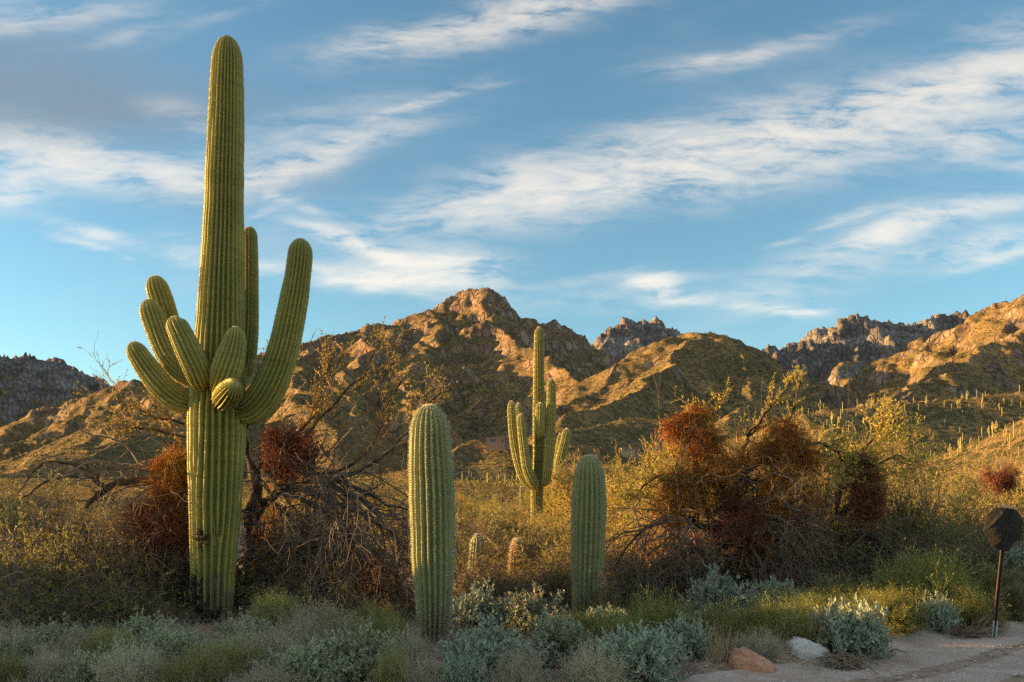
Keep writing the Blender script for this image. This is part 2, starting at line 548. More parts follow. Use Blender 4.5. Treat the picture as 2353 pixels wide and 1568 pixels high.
# ------------------------------------------------------------------ terrain
RIDGES = [  # crest lines (photo x, photo y, depth), slope of the flanks, rockiness
    ([(-500, 690, 2900), (-150, 775, 3300), (0, 812, 3500), (75, 815, 3600), (110, 822, 3650), (150, 840, 3750), (200, 862, 3850), (240, 880, 3950), (300, 915, 4050), (400, 970, 4200)], .75, 1.0),
    ([(1480, 870, 2400), (1420, 830, 2350), (1365, 790, 2300), (1330, 770, 2280), (1290, 755, 2260), (1240, 736, 2240), (1195, 732, 2230), (1168, 706, 2210), (1140, 684, 2200), (1110, 668, 2200), (1085, 668, 2200), (1060, 682, 2190), (1035, 685, 2180), (1000, 706, 2160), (965, 734, 2130), (935, 740, 2100), (850, 750, 2040), (770, 768, 1980), (700, 790, 1890), (590, 822, 1800), (460, 852, 1780), (320, 874, 1770), (240, 900, 1770), (100, 942, 1760), (10, 975, 1750), (-150, 1030, 1750), (-400, 1090, 1750)], .62, .55),
    ([(1085, 678, 2190), (1115, 730, 2060), (1150, 766, 1920), (1210, 800, 1750), (1300, 850, 1500), (1370, 895, 1320)], .6, .2),
    ([(1000, 712, 2150), (1010, 760, 1980), (960, 815, 1720), (930, 880, 1400), (960, 950, 1100)], .6, .2),
    ([(850, 752, 2040), (850, 795, 1800), (800, 850, 1500), (780, 905, 1250), (830, 975, 980)], .6, .3),
    ([(700, 792, 1900), (680, 850, 1500), (700, 930, 1100), (780, 1005, 800)], .55, .1),
    ([(540, 900, 1250), (430, 925, 1190), (300, 958, 1150), (200, 988, 1120), (90, 1022, 1100), (0, 1058, 1080), (-200, 1105, 1060)], .45, .05),
    ([(560, 930, 1100), (460, 975, 900), (330, 1012, 780), (220, 1040, 700), (100, 1075, 620), (0, 1092, 580)], .42, .05),
    ([(1300, 850, 3250), (1370, 790, 3350), (1400, 764, 3400), (1425, 748, 3450), (1440, 739, 3480), (1450, 731, 3500), (1463, 741, 3520), (1482, 732, 3560), (1500, 742, 3600), (1530, 755, 3660), (1565, 765, 3720), (1640, 800, 3850), (1720, 860, 4000)], .85, 1.0),
    ([(1290, 945, 1150), (1390, 868, 1250), (1440, 828, 1300), (1500, 795, 1320), (1540, 775, 1330), (1585, 762, 1340), (1625, 763, 1340), (1680, 778, 1340), (1720, 800, 1335), (1770, 830, 1320), (1830, 862, 1300), (1900, 905, 1250), (1990, 960, 1150)], .62, .3),
    ([(1590, 764, 1340), (1560, 815, 1190), (1500, 868, 1040), (1430, 910, 920), (1370, 938, 840), (1290, 965, 760)], .6, .15),
    ([(1690, 780, 1340), (1730, 855, 1150), (1710, 925, 950), (1660, 965, 800)], .6, .1),
    ([(1660, 850, 2700), (1750, 806, 2760), (1800, 791, 2800), (1840, 790, 2840), (1880, 780, 2880), (1906, 770, 2900), (1914, 738, 2910), (1935, 729, 2930), (1965, 727, 2960), (1990, 738, 3000), (2050, 742, 3070), (2090, 745, 3120), (2120, 738, 3150), (2160, 722, 3200), (2200, 720, 3250), (2230, 726, 3300), (2330, 730, 3400)], .85, 1.0),
    ([(2050, 830, 2150), (2130, 785, 2080), (2225, 733, 2000), (2260, 715, 1980), (2310, 690, 1950), (2353, 684, 1900), (2450, 650, 1850), (2700, 600, 1800)], .6, .5),
    ([(2480, 690, 1750), (2353, 765, 1600), (2260, 798, 1450), (2180, 842, 1300), (2110, 882, 1150), (2060, 912, 1020), (2010, 932, 930)], .62, .35),
    ([(1660, 1015, 430), (1760, 982, 440), (1840, 953, 450), (1900, 942, 460), (1970, 936, 470), (2050, 930, 480), (2150, 921, 490), (2250, 912, 500), (2353, 902, 510), (2600, 880, 520)], .42, 0),
    ([(1960, 1108, 330), (2000, 1098, 315), (2100, 1064, 295), (2200, 1030, 275), (2300, 985, 258), (2353, 955, 250), (2600, 870, 225)], .45, 0),
    ([(1000, 1082, 450), (1045, 1056, 480), (1090, 1024, 510), (1120, 1012, 520), (1170, 1012, 520), (1230, 1024, 520), (1300, 1016, 525), (1400, 1031, 520), (1460, 1033, 525), (1520, 1045, 520), (1620, 1068, 510)], .28, 0),
    ([(1240, 1000, 660), (1330, 985, 700), (1440, 962, 740), (1500, 960, 760)], .35, .05),
]
SEGS = []
for pts_, k_, rk_ in RIDGES:
    w_ = [P(*p) for p in pts_]
    for a_, b_ in zip(w_[:-1], w_[1:]):
        SEGS.append((a_, b_, k_, rk_))


def base_height(x, y):
    z = .028 * np.maximum(y - 60, 0) - .012 * np.maximum(y - 900, 0)
    return z + fbm(x / 60, y / 60, 3, 5) * .8 * sstep(y, 60, 160)


def terrain(x, y, want_rock=False):
    sc = np.clip(y / 1000, .25, 4)
    wx = x + fbm(x / (90 * 1), y / 90, 3, 11) * 16 * sc
    wy = y + fbm(x / 90 + 9.2, y / 90 + 3.3, 3, 12) * 16 * sc
    z = base_height(x, y)
    rock = np.zeros_like(z)
    cliff = np.zeros_like(z)
    grey = np.zeros_like(z)
    gl = ridged(wx / 330, wy / 330, 3, 21) * .5 + ridged(wx / 95, wy / 95, 3, 27) * .13
    gl = np.clip(gl, -1.2, .95) - .80
    for a, b, k, rk in SEGS:
        dx, dy = b[0] - a[0], b[1] - a[1]
        L2 = dx * dx + dy * dy
        t = np.clip(((wx - a[0]) * dx + (wy - a[1]) * dy) / L2, 0, 1)
        d = np.hypot(wx - a[0] - t * dx, wy - a[1] - t * dy)
        cz = a[2] + (b[2] - a[2]) * t
        h = cz - k * d * (1 + .00035 * d) ** -1 + np.minimum(d * .40, 48 * np.clip(cz / 150, .06, 1.6)) * gl
        s = 3.0 + cz * .03
        hh = np.clip(.5 + .5 * (h - z) / s, 0, 1)
        z = z * (1 - hh) + h * hh + s * hh * (1 - hh) * .5
        rock = np.maximum(rock, rk * np.clip(1 - d / 85, 0, 1) * hh)
        cliff = np.maximum(cliff, rk * np.clip(1 - d / (230 if rk > .9 else 110), 0, 1) ** .6 * hh)
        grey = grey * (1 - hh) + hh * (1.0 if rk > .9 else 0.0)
    crag = ridged(x / 60, y / 60, 3, 41)
    z = z + rock * (crag * 5 + np.abs(perlin(x / 21, y / 21, 45)) * 8 - 5) * np.clip(sc, .5, 1.5)
    z = z + fbm(x / 22, y / 22, 3, 51) * .6 * np.clip((z - 8) / 40, 0, 1) * sc ** .5
    return (z, cliff, grey) if want_rock else z


def near_height(x, y):
    z = fbm(x / 2.6, y / 2.6, 4, 3) * .05 + fbm(x / .45, y / .45, 2, 9) * .012
    # unseen rise added left of the view to shade the foreground
    shade_bank = (1.65 + 1.05 * (1 - sstep(y, 9.9, 11.2))) * np.exp(-((x + 12.5) / 3.2) ** 2) * (1 - sstep(y, 11.5, 13.6)) * sstep(y, 2, 6)
    # berm graded up along the road
    s = (x - 1.46) * .60 - (y - 7.7) * .80     # distance across the road, + on the road side
    z = z + .11 * np.exp(-((s + .15) / .30) ** 2) * sstep(x, .5, 3) * (1 + .6 * perlin(x * 1.3, y * 1.3, 8))
    # unseen low hill added left of the view to shade the flats
    hill = 12.0 * np.exp(-((x + 92) / 15) ** 2) * sstep(y, 14, 30) * (1 - sstep(y, 72, 84))
    return z + shade_bank + hill


def ground_z(x, y):
    x, y = np.asarray(x, float), np.asarray(y, float)
    return base_height(x, y) + near_height(x, y) * (1 - sstep(y, 60, 80))


def grid_quads(nr, nc):
    i = np.arange(nr * nc).reshape(nr, nc)
    return np.stack([i[:-1, :-1], i[:-1, 1:], i[1:, 1:], i[1:, :-1]], -1).reshape(-1, 4)


def ground_mat(name, sand, sand2, litter, amount):
    m, t, out = new_mat(name)
    tc = t.n('ShaderNodeTexCoord')
    ob = tc.outputs['Object']
    col = t.mix(t.ramp(t.noise(ob, 1.3, 7, .65), .35, .65), sand, sand2)
    col = t.mix(t.math('MULTIPLY', t.ramp(t.noise(ob, 3.0, 8, .75), .47, .6), amount), col, litter)
    vor = t.n('ShaderNodeTexVoronoi')
    t.put(vor.inputs['Vector'], ob)
    vor.inputs['Scale'].default_value = 42
    pebble = t.math('SUBTRACT', 1.0, t.ramp(vor.outputs['Distance'], .12, .30))
    pm = t.math('MULTIPLY', pebble, t.ramp(t.noise(ob, 9, 3), .5, .62))
    col = t.mix(t.math('MULTIPLY', pm, .55), col, (.48, .42, .37))
    p = t.n('ShaderNodeBsdfPrincipled')
    t.put(p.inputs['Base Color'], col)
    p.inputs['Roughness'].default_value = .9
    p.inputs['Specular IOR Level'].default_value = .15
    bp = t.n('ShaderNodeBump')
    bp.inputs['Strength'].default_value = .9
    bp.inputs['Distance'].default_value = .03
    t.put(bp.inputs['Height'], t.math('MULTIPLY_ADD', pm, .4, t.noise(ob, 14, 8, .7)))
    t.t.links.new(bp.outputs[0], p.inputs['Normal'])
    t.t.links.new(p.outputs[0], out.inputs[0])
    return m


M['ground'] = ground_mat('desert_soil', (.30, .21, .15), (.38, .28, .21), (.13, .095, .065), .8)
M['road'] = ground_mat('road_dirt', (.42, .315, .25), (.52, .41, .345), (.27, .19, .145), .45)
M['asphalt'] = ground_mat('pale_asphalt', (.40, .40, .41), (.46, .46, .46), (.33, .32, .31), .3)


def build_ground():
    xs = np.concatenate([np.linspace(-130, -16, 58)[:-1], np.linspace(-16, 16, 330)[:-1], np.linspace(16, 130, 58)])
    ys = np.concatenate([np.linspace(-60, 5, 34)[:-1], np.linspace(5, 16, 160)[:-1], np.linspace(16, 94, 150)])
    X, Y = np.meshgrid(xs, ys)
    Z = ground_z(X, Y) - sstep(Y, 86, 87) * .06
    a = Acc()
    a.add(np.stack([X, Y, Z], -1), grid_quads(len(ys), len(xs)))
    tag(a.build('ground', M['ground'], smooth=True), 'dry sandy desert floor between the shrubs', 'ground', kind='structure')
    # dirt road: strip running from lower left to the right edge
    n1, n2 = 260, 110
    s = np.linspace(-6, 30, n1)                     # along
    w = np.linspace(0, 1, n2)
    d, q = np.array([.80, .60]), np.array([.60, -.80])
    Sg, Wg = np.meshgrid(s, w, indexing='ij')
    edge = .08 + .16 * perlin(s * .8, s * 0 + .5, 4) + .06 * perlin(s * 4, s * 0 + .5, 6)
    off = edge[:, None] + Wg ** 1.4 * (2.35 - edge[:, None])
    X = 1.46 + d[0] * Sg + q[0] * off
    Y = 7.70 + d[1] * Sg + q[1] * off
    rut = -.025 * np.exp(-((off - .95 - .05 * np.sin(Sg * .7)) / .13) ** 2) - .02 * np.exp(-((off - 1.75) / .16) ** 2)
    Z = ground_z(X, Y) * 1.0 + .012 + rut + fbm(X * 3, Y * 3, 3, 77) * .006
    Z[:, 0] -= .05
    a = Acc()
    a.add(np.stack([X, Y, Z], -1), grid_quads(n1, n2))
    tag(a.build('dirt_road', M['road'], smooth=True), 'pale sandy dirt shoulder with faint tyre tracks', 'road', kind='structure')
    # paved strip, one corner of it in the picture
    Wp = np.linspace(0, 1, 8)
    Sg, Wg = np.meshgrid(s, Wp, indexing='ij')
    off = 2.15 + Wg * 4.5
    X = 1.46 + d[0] * Sg + q[0] * off
    Y = 7.70 + d[1] * Sg + q[1] * off
    Z = np.full_like(X, .085) + (Wg == 0) * -.12
    a = Acc()
    a.add(np.stack([X, Y, Z], -1), grid_quads(n1, 8))
    tag(a.build('paved_road', M['asphalt'], smooth=False), 'edge of the pale paved road', 'road', kind='structure')


build_ground()


def terrain_mat():
    m, t, out = new_mat('mountain_slope')
    g = t.n('ShaderNodeNewGeometry')
    pos = g.outputs['Position']
    att = t.n('ShaderNodeAttribute', attribute_name='rock')
    rock = att.outputs['Fac']
    sep = t.n('ShaderNodeSeparateXYZ')
    t.put(sep.inputs[0], g.outputs['True Normal'])
    steep = t.math('SUBTRACT', 1.0, t.ramp(sep.outputs[2], .50, .72))
    big = t.noise(pos, .012, 6, .6)
    soil = t.mix(t.ramp(big, .38, .62), (.29, .19, .085), (.19, .135, .068))
    soil = t.mix(t.ramp(t.noise(pos, .05, 6, .65), .52, .66), soil, (.135, .105, .058))
    # scattered bushes seen from far away
    vor = t.n('ShaderNodeTexVoronoi')
    t.put(vor.inputs['Vector'], pos)
    vor.inputs['Scale'].default_value = .16
    vor.inputs['Randomness'].default_value = 1.0
    cov = t.noise(pos, .022, 5, .6)
    thr = t.math('MULTIPLY_ADD', cov, .9, -.03)
    bush = t.math('GREATER_THAN', thr, vor.outputs['Distance'])
    vor2 = t.n('ShaderNodeTexVoronoi')
    t.put(vor2.inputs['Vector'], pos)
    vor2.inputs['Scale'].default_value = .42
    bush2 = t.math('GREATER_THAN', t.math('MULTIPLY_ADD', cov, .9, -.06), vor2.outputs['Distance'])
    b = t.math('MAXIMUM', bush, bush2)
    nrock = t.math('MULTIPLY', t.math('SUBTRACT', 1.0, t.math('MULTIPLY', rock, .7)), .85)
    col = t.mix(t.math('MULTIPLY', b, nrock), soil, t.mix(t.noise(pos, .6, 2), (.05, .055, .025), (.10, .09, .04)))
    rc = t.mix(t.ramp(t.noise(pos, .035, 8, .7), .36, .64), (.14, .105, .085), (.35, .255, .185))
    rc = t.mix(t.ramp(t.noise(pos, .02, 3), .5, .7), rc, (.25, .15, .10))
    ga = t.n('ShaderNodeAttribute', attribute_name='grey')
    gc = t.mix(t.ramp(t.noise(t.mapping(pos, scale=(.006, .006, .02)), 1.0, 8, .7), .42, .60), (.12, .112, .11), (.27, .25, .24))  # far ridges: greyer rock, its pale cool tone also painting in distance haze
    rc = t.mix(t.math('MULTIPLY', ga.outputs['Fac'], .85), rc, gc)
    ck = t.n('ShaderNodeTexVoronoi', feature='DISTANCE_TO_EDGE')
    t.put(ck.inputs['Vector'], t.mapping(pos, scale=(.055, .055, .017)))
    ck.inputs['Scale'].default_value = 1.0
    crack = t.ramp(ck.outputs['Distance'], .0, .14)
    rc = t.mix(crack, t.mix(.5, rc, (.05, .042, .038)), rc)
    rf = t.ramp(t.math('ADD', t.math('ADD', t.math('MULTIPLY', rock, .75), t.math('MULTIPLY', steep, .55)), t.math('MULTIPLY', t.noise(pos, .03, 6, .7), .6)), .68, .84)
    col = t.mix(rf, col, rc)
    p = t.n('ShaderNodeBsdfPrincipled')
    t.put(p.inputs['Base Color'], col)
    p.inputs['Roughness'].default_value = .95
    p.inputs['Specular IOR Level'].default_value = .05
    bp = t.n('ShaderNodeBump')
    bp.inputs['Strength'].default_value = 1.0
    bp.inputs['Distance'].default_value = 2.0
    hgt = t.math('MULTIPLY_ADD', t.math('MULTIPLY', crack, rf), 1.6, t.math('MULTIPLY', t.math('MULTIPLY', b, nrock), .45))
    hgt = t.math('MULTIPLY_ADD', hgt, 1.0, t.math('MULTIPLY_ADD', t.noise(pos, .09, 8, .72), 1.3, t.noise(pos, .4, 4, .7)))
    t.put(bp.inputs['Height'], hgt)
    t.t.links.new(bp.outputs[0], p.inputs['Normal'])
    t.t.links.new(p.outputs[0], out.inputs[0])
    return m


M['terrain'] = terrain_mat()


def build_terrain():
    us = np.concatenate([np.linspace(-1.35, -.64, 60)[:-1], np.linspace(-.64, .64, 960), np.linspace(.64, 1.35, 60)[1:]])
    ys = np.concatenate([np.geomspace(86.5, 400, 130)[:-1], np.geomspace(400, 1000, 230)[:-1], np.geomspace(1000, 2300, 300)[:-1], np.geomspace(2300, 4300, 170)[:-1], np.geomspace(4300, 9000, 20)])
    U, Y = np.meshgrid(us, ys)
    X = U * Y
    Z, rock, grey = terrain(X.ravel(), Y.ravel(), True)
    a = Acc()
    a.add(np.stack([X.ravel(), Y.ravel(), Z], -1), grid_quads(len(ys), len(us)))
    o = a.build('mountains', M['terrain'], smooth=True)
    at = o.data.attributes.new('rock', 'FLOAT', 'POINT')
    at.data.foreach_set('value', rock.astype(np.float32))
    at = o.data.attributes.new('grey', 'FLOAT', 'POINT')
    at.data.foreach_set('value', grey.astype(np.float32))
    tag(o, 'rugged desert mountains and foothills, sunlit on their left flanks', 'mountains', kind='structure')


build_terrain()


# ------------------------------------------------------------------ cacti
def resample(ctrl, n):
    """smooth curve through control points (rows of any width), even in arc length of the first three columns"""
    c = np.asarray(ctrl, float)
    c = np.vstack([2 * c[0] - c[1], c, 2 * c[-1] - c[-2]])
    out = []
    for i in range(1, len(c) - 2):
        t = np.linspace(0, 1, 24, endpoint=False)[:, None]
        p0, p1, p2, p3 = c[i - 1], c[i], c[i + 1], c[i + 2]
        out.append(.5 * (2 * p1 + (p2 - p0) * t + (2 * p0 - 5 * p1 + 4 * p2 - p3) * t * t + (3 * p1 - p0 - 3 * p2 + p3) * t ** 3))
    out.append(c[-2][None])
    o = np.vstack(out)
    L = np.concatenate([[0], np.cumsum(np.linalg.norm(np.diff(o[:, :3], axis=0), axis=1))])
    s = np.linspace(0, L[-1], n)
    return np.stack([np.interp(s, L, o[:, j]) for j in range(o.shape[1])], 1), L[-1]


def column(name, ctrl, nrib, skin, parent, loc, seed=0, forks=(), depth_=.36, spine=.016, gap=.034, ring=.028, per=6, spines=True, nsp=3, dome=1.5, wob=.020, wool=60, fuzz=.9, areole=.007):
    """ribbed cactus stem: ctrl rows (x, y, z, radius) from root to the very tip"""
    rng = np.random.default_rng(seed)
    L = resample(ctrl, 60)[1]
    nr = max(14, int(L / ring))
    c, L = resample(ctrl, nr)
    pts, R0 = c[:, :3], c[:, 3]
    s = np.linspace(0, L, nr)
    Rt = R0[-1]
    D = Rt * dome
    # finer rings in the rounded tip
    s2 = np.concatenate([s[s < L - D], L - D * (1 - np.sin(np.linspace(0, pi / 2, 22)))])
    pts = np.stack([np.interp(s2, s, pts[:, j]) for j in range(3)], 1)
    R0 = np.interp(s2, s, R0)
    q = np.clip((s2 - (L - D)) / D, 0, 1)
    cap = np.sqrt(np.maximum(1 - q ** 2.3, 0.0004))
    R = R0 * cap * (1 + wob * fbm(s2 * 2.6 + seed, s2 * 0, 4, seed))
    nr = len(s2)
    tg = norm(np.gradient(pts, axis=0) + 1e-9)
    # parallel frame
    A = np.zeros((nr, 3))
    a = norm(np.cross(tg[0], np.array([0.02, -1, 0.05])))
    for i in range(nr):
        a = norm(a - tg[i] * np.dot(a, tg[i]))
        A[i] = a
    B = np.cross(tg, A)
    nth = nrib * per + 2 * len(forks)
    th = np.arange(nth) / nth * 2 * pi
    # growth direction phase with rib forks
    phi = nrib * th[None, :] + np.zeros((nr, 1))
    for (tf, sf) in forks:
        dlt = (th[None, :] - tf + pi) % (2 * pi) - pi
        al = np.arctan2((s2[:, None] - sf) * .35, np.mean(R0) * 2 * np.tan(np.clip(dlt / 2, -1.5707, 1.5707)))
        phi = phi - al + dlt / 2
    phi = phi + .6 * perlin(th[None, :] * 1.3 + seed, s2[:, None] * 1.1, seed + 3)
    w = np.abs(np.cos(phi / 2))
    dp = depth_ * (1 - .55 * q[:, None] ** 2)
    lump = 1 + .010 * perlin(phi / 2 / pi * .5, s2[:, None] * 3.0, seed + 9)
    r = R[:, None] * (1.005 - dp * (1 - w ** 1.7)) * lump
    rad = np.cos(th)[None, :, None] * A[:, None, :] + np.sin(th)[None, :, None] * B[:, None, :]
    V = pts[:, None, :] + r[:, :, None] * rad
    idx = np.arange(nr * nth).reshape(nr, nth)
    nx = np.roll(idx, -1, 1)
    acc = Acc()
    acc.add(V, np.stack([idx[:-1], nx[:-1], nx[1:], idx[1:]], -1).reshape(-1, 4))
    o = acc.build(name, skin, parent, True, loc)
    if not spines:
        return o
    # areoles and spines along every rib crest
    sp = Acc()
    sa = np.arange(gap * .5, L - D * .15, gap)
    sl = np.gradient(R, s2)
    pos_l, nrm_l, tan_l, q_l = [], [], [], []
    phs = phi / (2 * pi)
    for sv in sa:
        i = min(np.searchsorted(s2, sv), nr - 1)
        if R[i] < .02:
            continue
        ph = phs[i]
        ph2 = np.concatenate([ph, [ph[0] + np.round(ph[-1] - ph[0] + (ph[1] - ph[0]))]])
        k0, k1 = np.floor(ph2[:-1]), np.floor(ph2[1:])
        j = np.nonzero(k1 > k0)[0]
        f = (k1[j] - ph2[j]) / np.maximum(ph2[j + 1] - ph2[j], 1e-6)
        t2 = th[j] + f * (2 * pi / nth)
        d = np.cos(t2)[:, None] * A[i] + np.sin(t2)[:, None] * B[i]
        n_ = norm(d - tg[i] * np.clip(sl[i], -3, 3))
        pos_l.append(pts[i] + d * R[i] * 1.004)
        nrm_l.append(n_)
        tan_l.append(np.repeat(tg[i][None], len(d), 0))
        q_l.append(np.full(len(d), q[i]))
    pos, nn, tt, qq = (np.concatenate(v) for v in (pos_l, nrm_l, tan_l, q_l))
    N = len(pos)
    sd = np.cross(nn, tt)
    h = areole
    b = pos + nn * .002
    sp.add(np.stack([b - tt * h * 1.2, b + sd * h * .8, b + tt * h * 1.2, b - sd * h * .8], 1), np.arange(N * 4).reshape(N, 4), m=0)
    k = nsp
    P0 = np.repeat(pos, k, 0)
    d = norm(np.repeat(nn, k, 0) * rng.uniform(.25, 1.2, (N * k, 1)) + np.repeat(tt, k, 0) * rng.normal(0, .7, (N * k, 1)) + np.repeat(sd, k, 0) * rng.normal(0, .7, (N * k, 1)))
    ln = spine * rng.uniform(.5, 1.3, (N * k, 1)) * (1 + .35 * np.repeat(qq, k)[:, None])
    side = norm(np.cross(d, rng.normal(size=d.shape))) * .0016 * fuzz
    sp.add(np.stack([P0 - side, P0 + side, P0 + d * ln], 1), None, np.arange(N * k * 3).reshape(-1, 3), m=1)
    # woolly growing tip
    n2 = wool * 8
    an, rr = rng.uniform(0, 2 * pi, n2), np.sqrt(rng.uniform(0, 1, n2)) * Rt * .42
    top = pts[-1] - tg[-1] * (D * .06 + (rr / Rt)[:, None] ** 2 * Rt * .55)
    pp = top + (np.cos(an)[:, None] * A[-1] + np.sin(an)[:, None] * B[-1]) * rr[:, None]
    d = norm(tg[-1] + rng.normal(0, .6, (n2, 3)))
    side = norm(np.cross(d, rng.normal(size=d.shape))) * .0032 * fuzz
    sp.add(np.stack([pp - side, pp + side, pp + d * spine * 1.1], 1), None, np.arange(n2 * 3).reshape(-1, 3), m=2)
    sp.build('spines', [M['areole'], M['spine'], M['wool']], o, False, loc)
    return o


def ctrl_from(lst, Y, dY=None):
    """(px, py, half width px[, dy]) in the photo -> (x, y, z, radius) at depth Y (+dy)"""
    out = []
    for e in lst:
        y = Y + (e[3] if len(e) > 3 else 0.0)
        out.append([*P(e[0], e[1], y), e[2] / F * y])
    return out


def v1(lst):
    """arm outlines measured on an enlargement of the big saguaro"""
    return [(257.4 + e[0] * .3165, 514.7 + e[1] * .3165, e[2] * .3165, *(e[3:])) for e in lst]


def v2(lst):
    return [(1139.7 + e[0] * .3637, 735.3 + e[1] * .3637, e[2] * .3637, *(e[3:])) for e in lst]


Y0 = 11.7
loc = (P(488, 1425, Y0)[0], Y0, 0.0)
sag = thing('saguaro', 'tall old saguaro with many upturned arms, towering at left in front of the dead tree', 'saguaro', loc)
column('trunk', ctrl_from([(486, 1436, 47), (487, 1400, 47), (490, 1300, 51), (493, 1200, 56), (496, 1100, 61.5), (498, 1000, 65), (498, 950, 64), (501, 880, 61), (505, 800, 57.5), (508, 700, 52),
                           (511, 600, 48), (514, 500, 45), (516, 400, 42.5), (519, 300, 41), (521, 200, 37.5), (522.5, 130, 34.5), (523, 83, 33)], Y0), 19, M['saguaro'], sag, loc, 1,
       forks=[(1.05, 1.75), (1.45, 1.35), (2.0, 1.5), (4.2, 2.0), (5.2, 1.2), (1.7, 2.9), (.6, 3.2), (2.3, 2.6)], gap=.036, per=8, dome=2.2)
ARMS = [  # from the joint to the tip: outline measured in the photo; last number is the offset in depth
    ([(620, 1300, 60, .0), (540, 1292, 84, -.05), (450, 1255, 92, -.12), (350, 1165, 92, -.2), (245, 1030, 84, -.22), (180, 930, 74, -.22), (150, 857, 64, -.22)], 17, 2),
    ([(650, 1130, 60, .25), (560, 1060, 82, .38), (480, 920, 88, .45), (410, 730, 88, .45), (360, 560, 86, .42), (325, 450, 80, .4), (312, 376, 72, .4)], 16, 3),
    ([(660, 1150, 60, .0), (570, 1110, 78, .02), (470, 1040, 82, .02), (390, 920, 84, .05), (330, 770, 84, .08), (285, 640, 80, .08), (262, 546, 70, .08)], 16, 4),
    ([(700, 1170, 60, -.1), (650, 1130, 84, -.38), (620, 1060, 96, -.5), (560, 930, 94, -.55), (500, 800, 86, -.56), (462, 720, 78, -.55), (450, 672, 66, -.55)], 16, 5),
    ([(770, 1220, 50, -.1), (790, 1170, 84, -.4), (820, 1090, 108, -.5), (860, 970, 104, -.5), (888, 860, 84, -.48), (897, 790, 72, -.48), (900, 746, 60, -.48)], 18, 6),
    ([(800, 1290, 55, -.20), (808, 1275, 82, -.42), (835, 1245, 96, -.56), (868, 1200, 82, -.72), (895, 1158, 58, -.84)], 18, 7),
    ([(880, 1150, 50, .15), (950, 1120, 66, .45), (975, 1000, 68, .5), (992, 850, 66, .5), (1002, 650, 62, .5), (1004, 400, 58, .5), (1003, 200, 56, .5), (1000, 22, 50, .5)], 15, 8),
    ([(900, 1345, 70, .0), (985, 1355, 106, -.02), (1075, 1285, 119, -.05), (1165, 1140, 119, -.08), (1240, 930, 112, -.08), (1292, 700, 106, -.08), (1335, 470, 98, -.08), (1362, 270, 90, -.08), (1372, 107, 78, -.08)], 20, 9),
]
for pl, nb, sd in ARMS:
    column('arm', ctrl_from(v1(pl), Y0), nb, M['saguaro'], sag, loc, sd, gap=.034, ring=.024)
# dark woody wound at the foot and scab scars
rng = np.random.default_rng(5)
for (px, py, sx, sy, yy) in ((458, 1368, 20, 26, -.20), (452, 1340, 10, 16, -.22), (466, 1238, 8, 13, -.27), (484, 1416, 24, 14, -.30), (462, 1408, 14, 20, -.26)):
    n = 60
    a = Acc()
    c = P(px, py, Y0 + yy)
    st = c + rng.normal(size=(n, 3)) * np.array([sx * .5, 4, sy * .55]) / F * Y0
    p_, r_ = grow(rng, st, rng.normal(size=(n, 3)) + np.array([0, -.6, -.4]), rng.uniform(.05, .16, n) * min(1, sy / 18), np.full(n, .013), 4, .4)
    tubes(a, p_, r_, 4)
    a.build('bark_scar', M['bark'], sag, False, loc)

for (lab, ctrl, Yc, nb, sd, kw) in (
    ('thick unbranched saguaro column standing right of the tall armed saguaro, sunlit on its left edge',
     [(994, 1496, 27), (995, 1470, 33), (997, 1400, 40), (996, 1300, 47.5), (994, 1200, 51.5), (992, 1120, 51.5), (989, 1050, 49), (988, 1000, 46), (987, 960, 43), (987, 929, 37)], 9.63, 20, 21, dict(forks=[(1.3, 2.1), (2.1, 2.25)], dome=1.9)),
    ('short unbranched green saguaro column with twigs across its foot, left of the rust-clad tree',
     [(1347, 1440, 28), (1347, 1420, 30), (1348, 1350, 34), (1350, 1280, 37), (1352, 1200, 40), (1354, 1130, 38.5), (1354, 1090, 35), (1354, 1045, 29)], 11.5, 18, 22, dict(dome=1.9, forks=[(1.6, 1.2)])),
):
    c_ = ctrl_from(ctrl, Yc)
    lc = (c_[1][0], Yc, 0)
    o = thing('young_saguaro', lab, 'saguaro', lc)
    column('stem', c_, nb, M['young'], o, lc, sd, depth_=.30, spine=.028, gap=.026, nsp=5, wool=90, fuzz=.9, areole=.006, wob=.035, **kw)

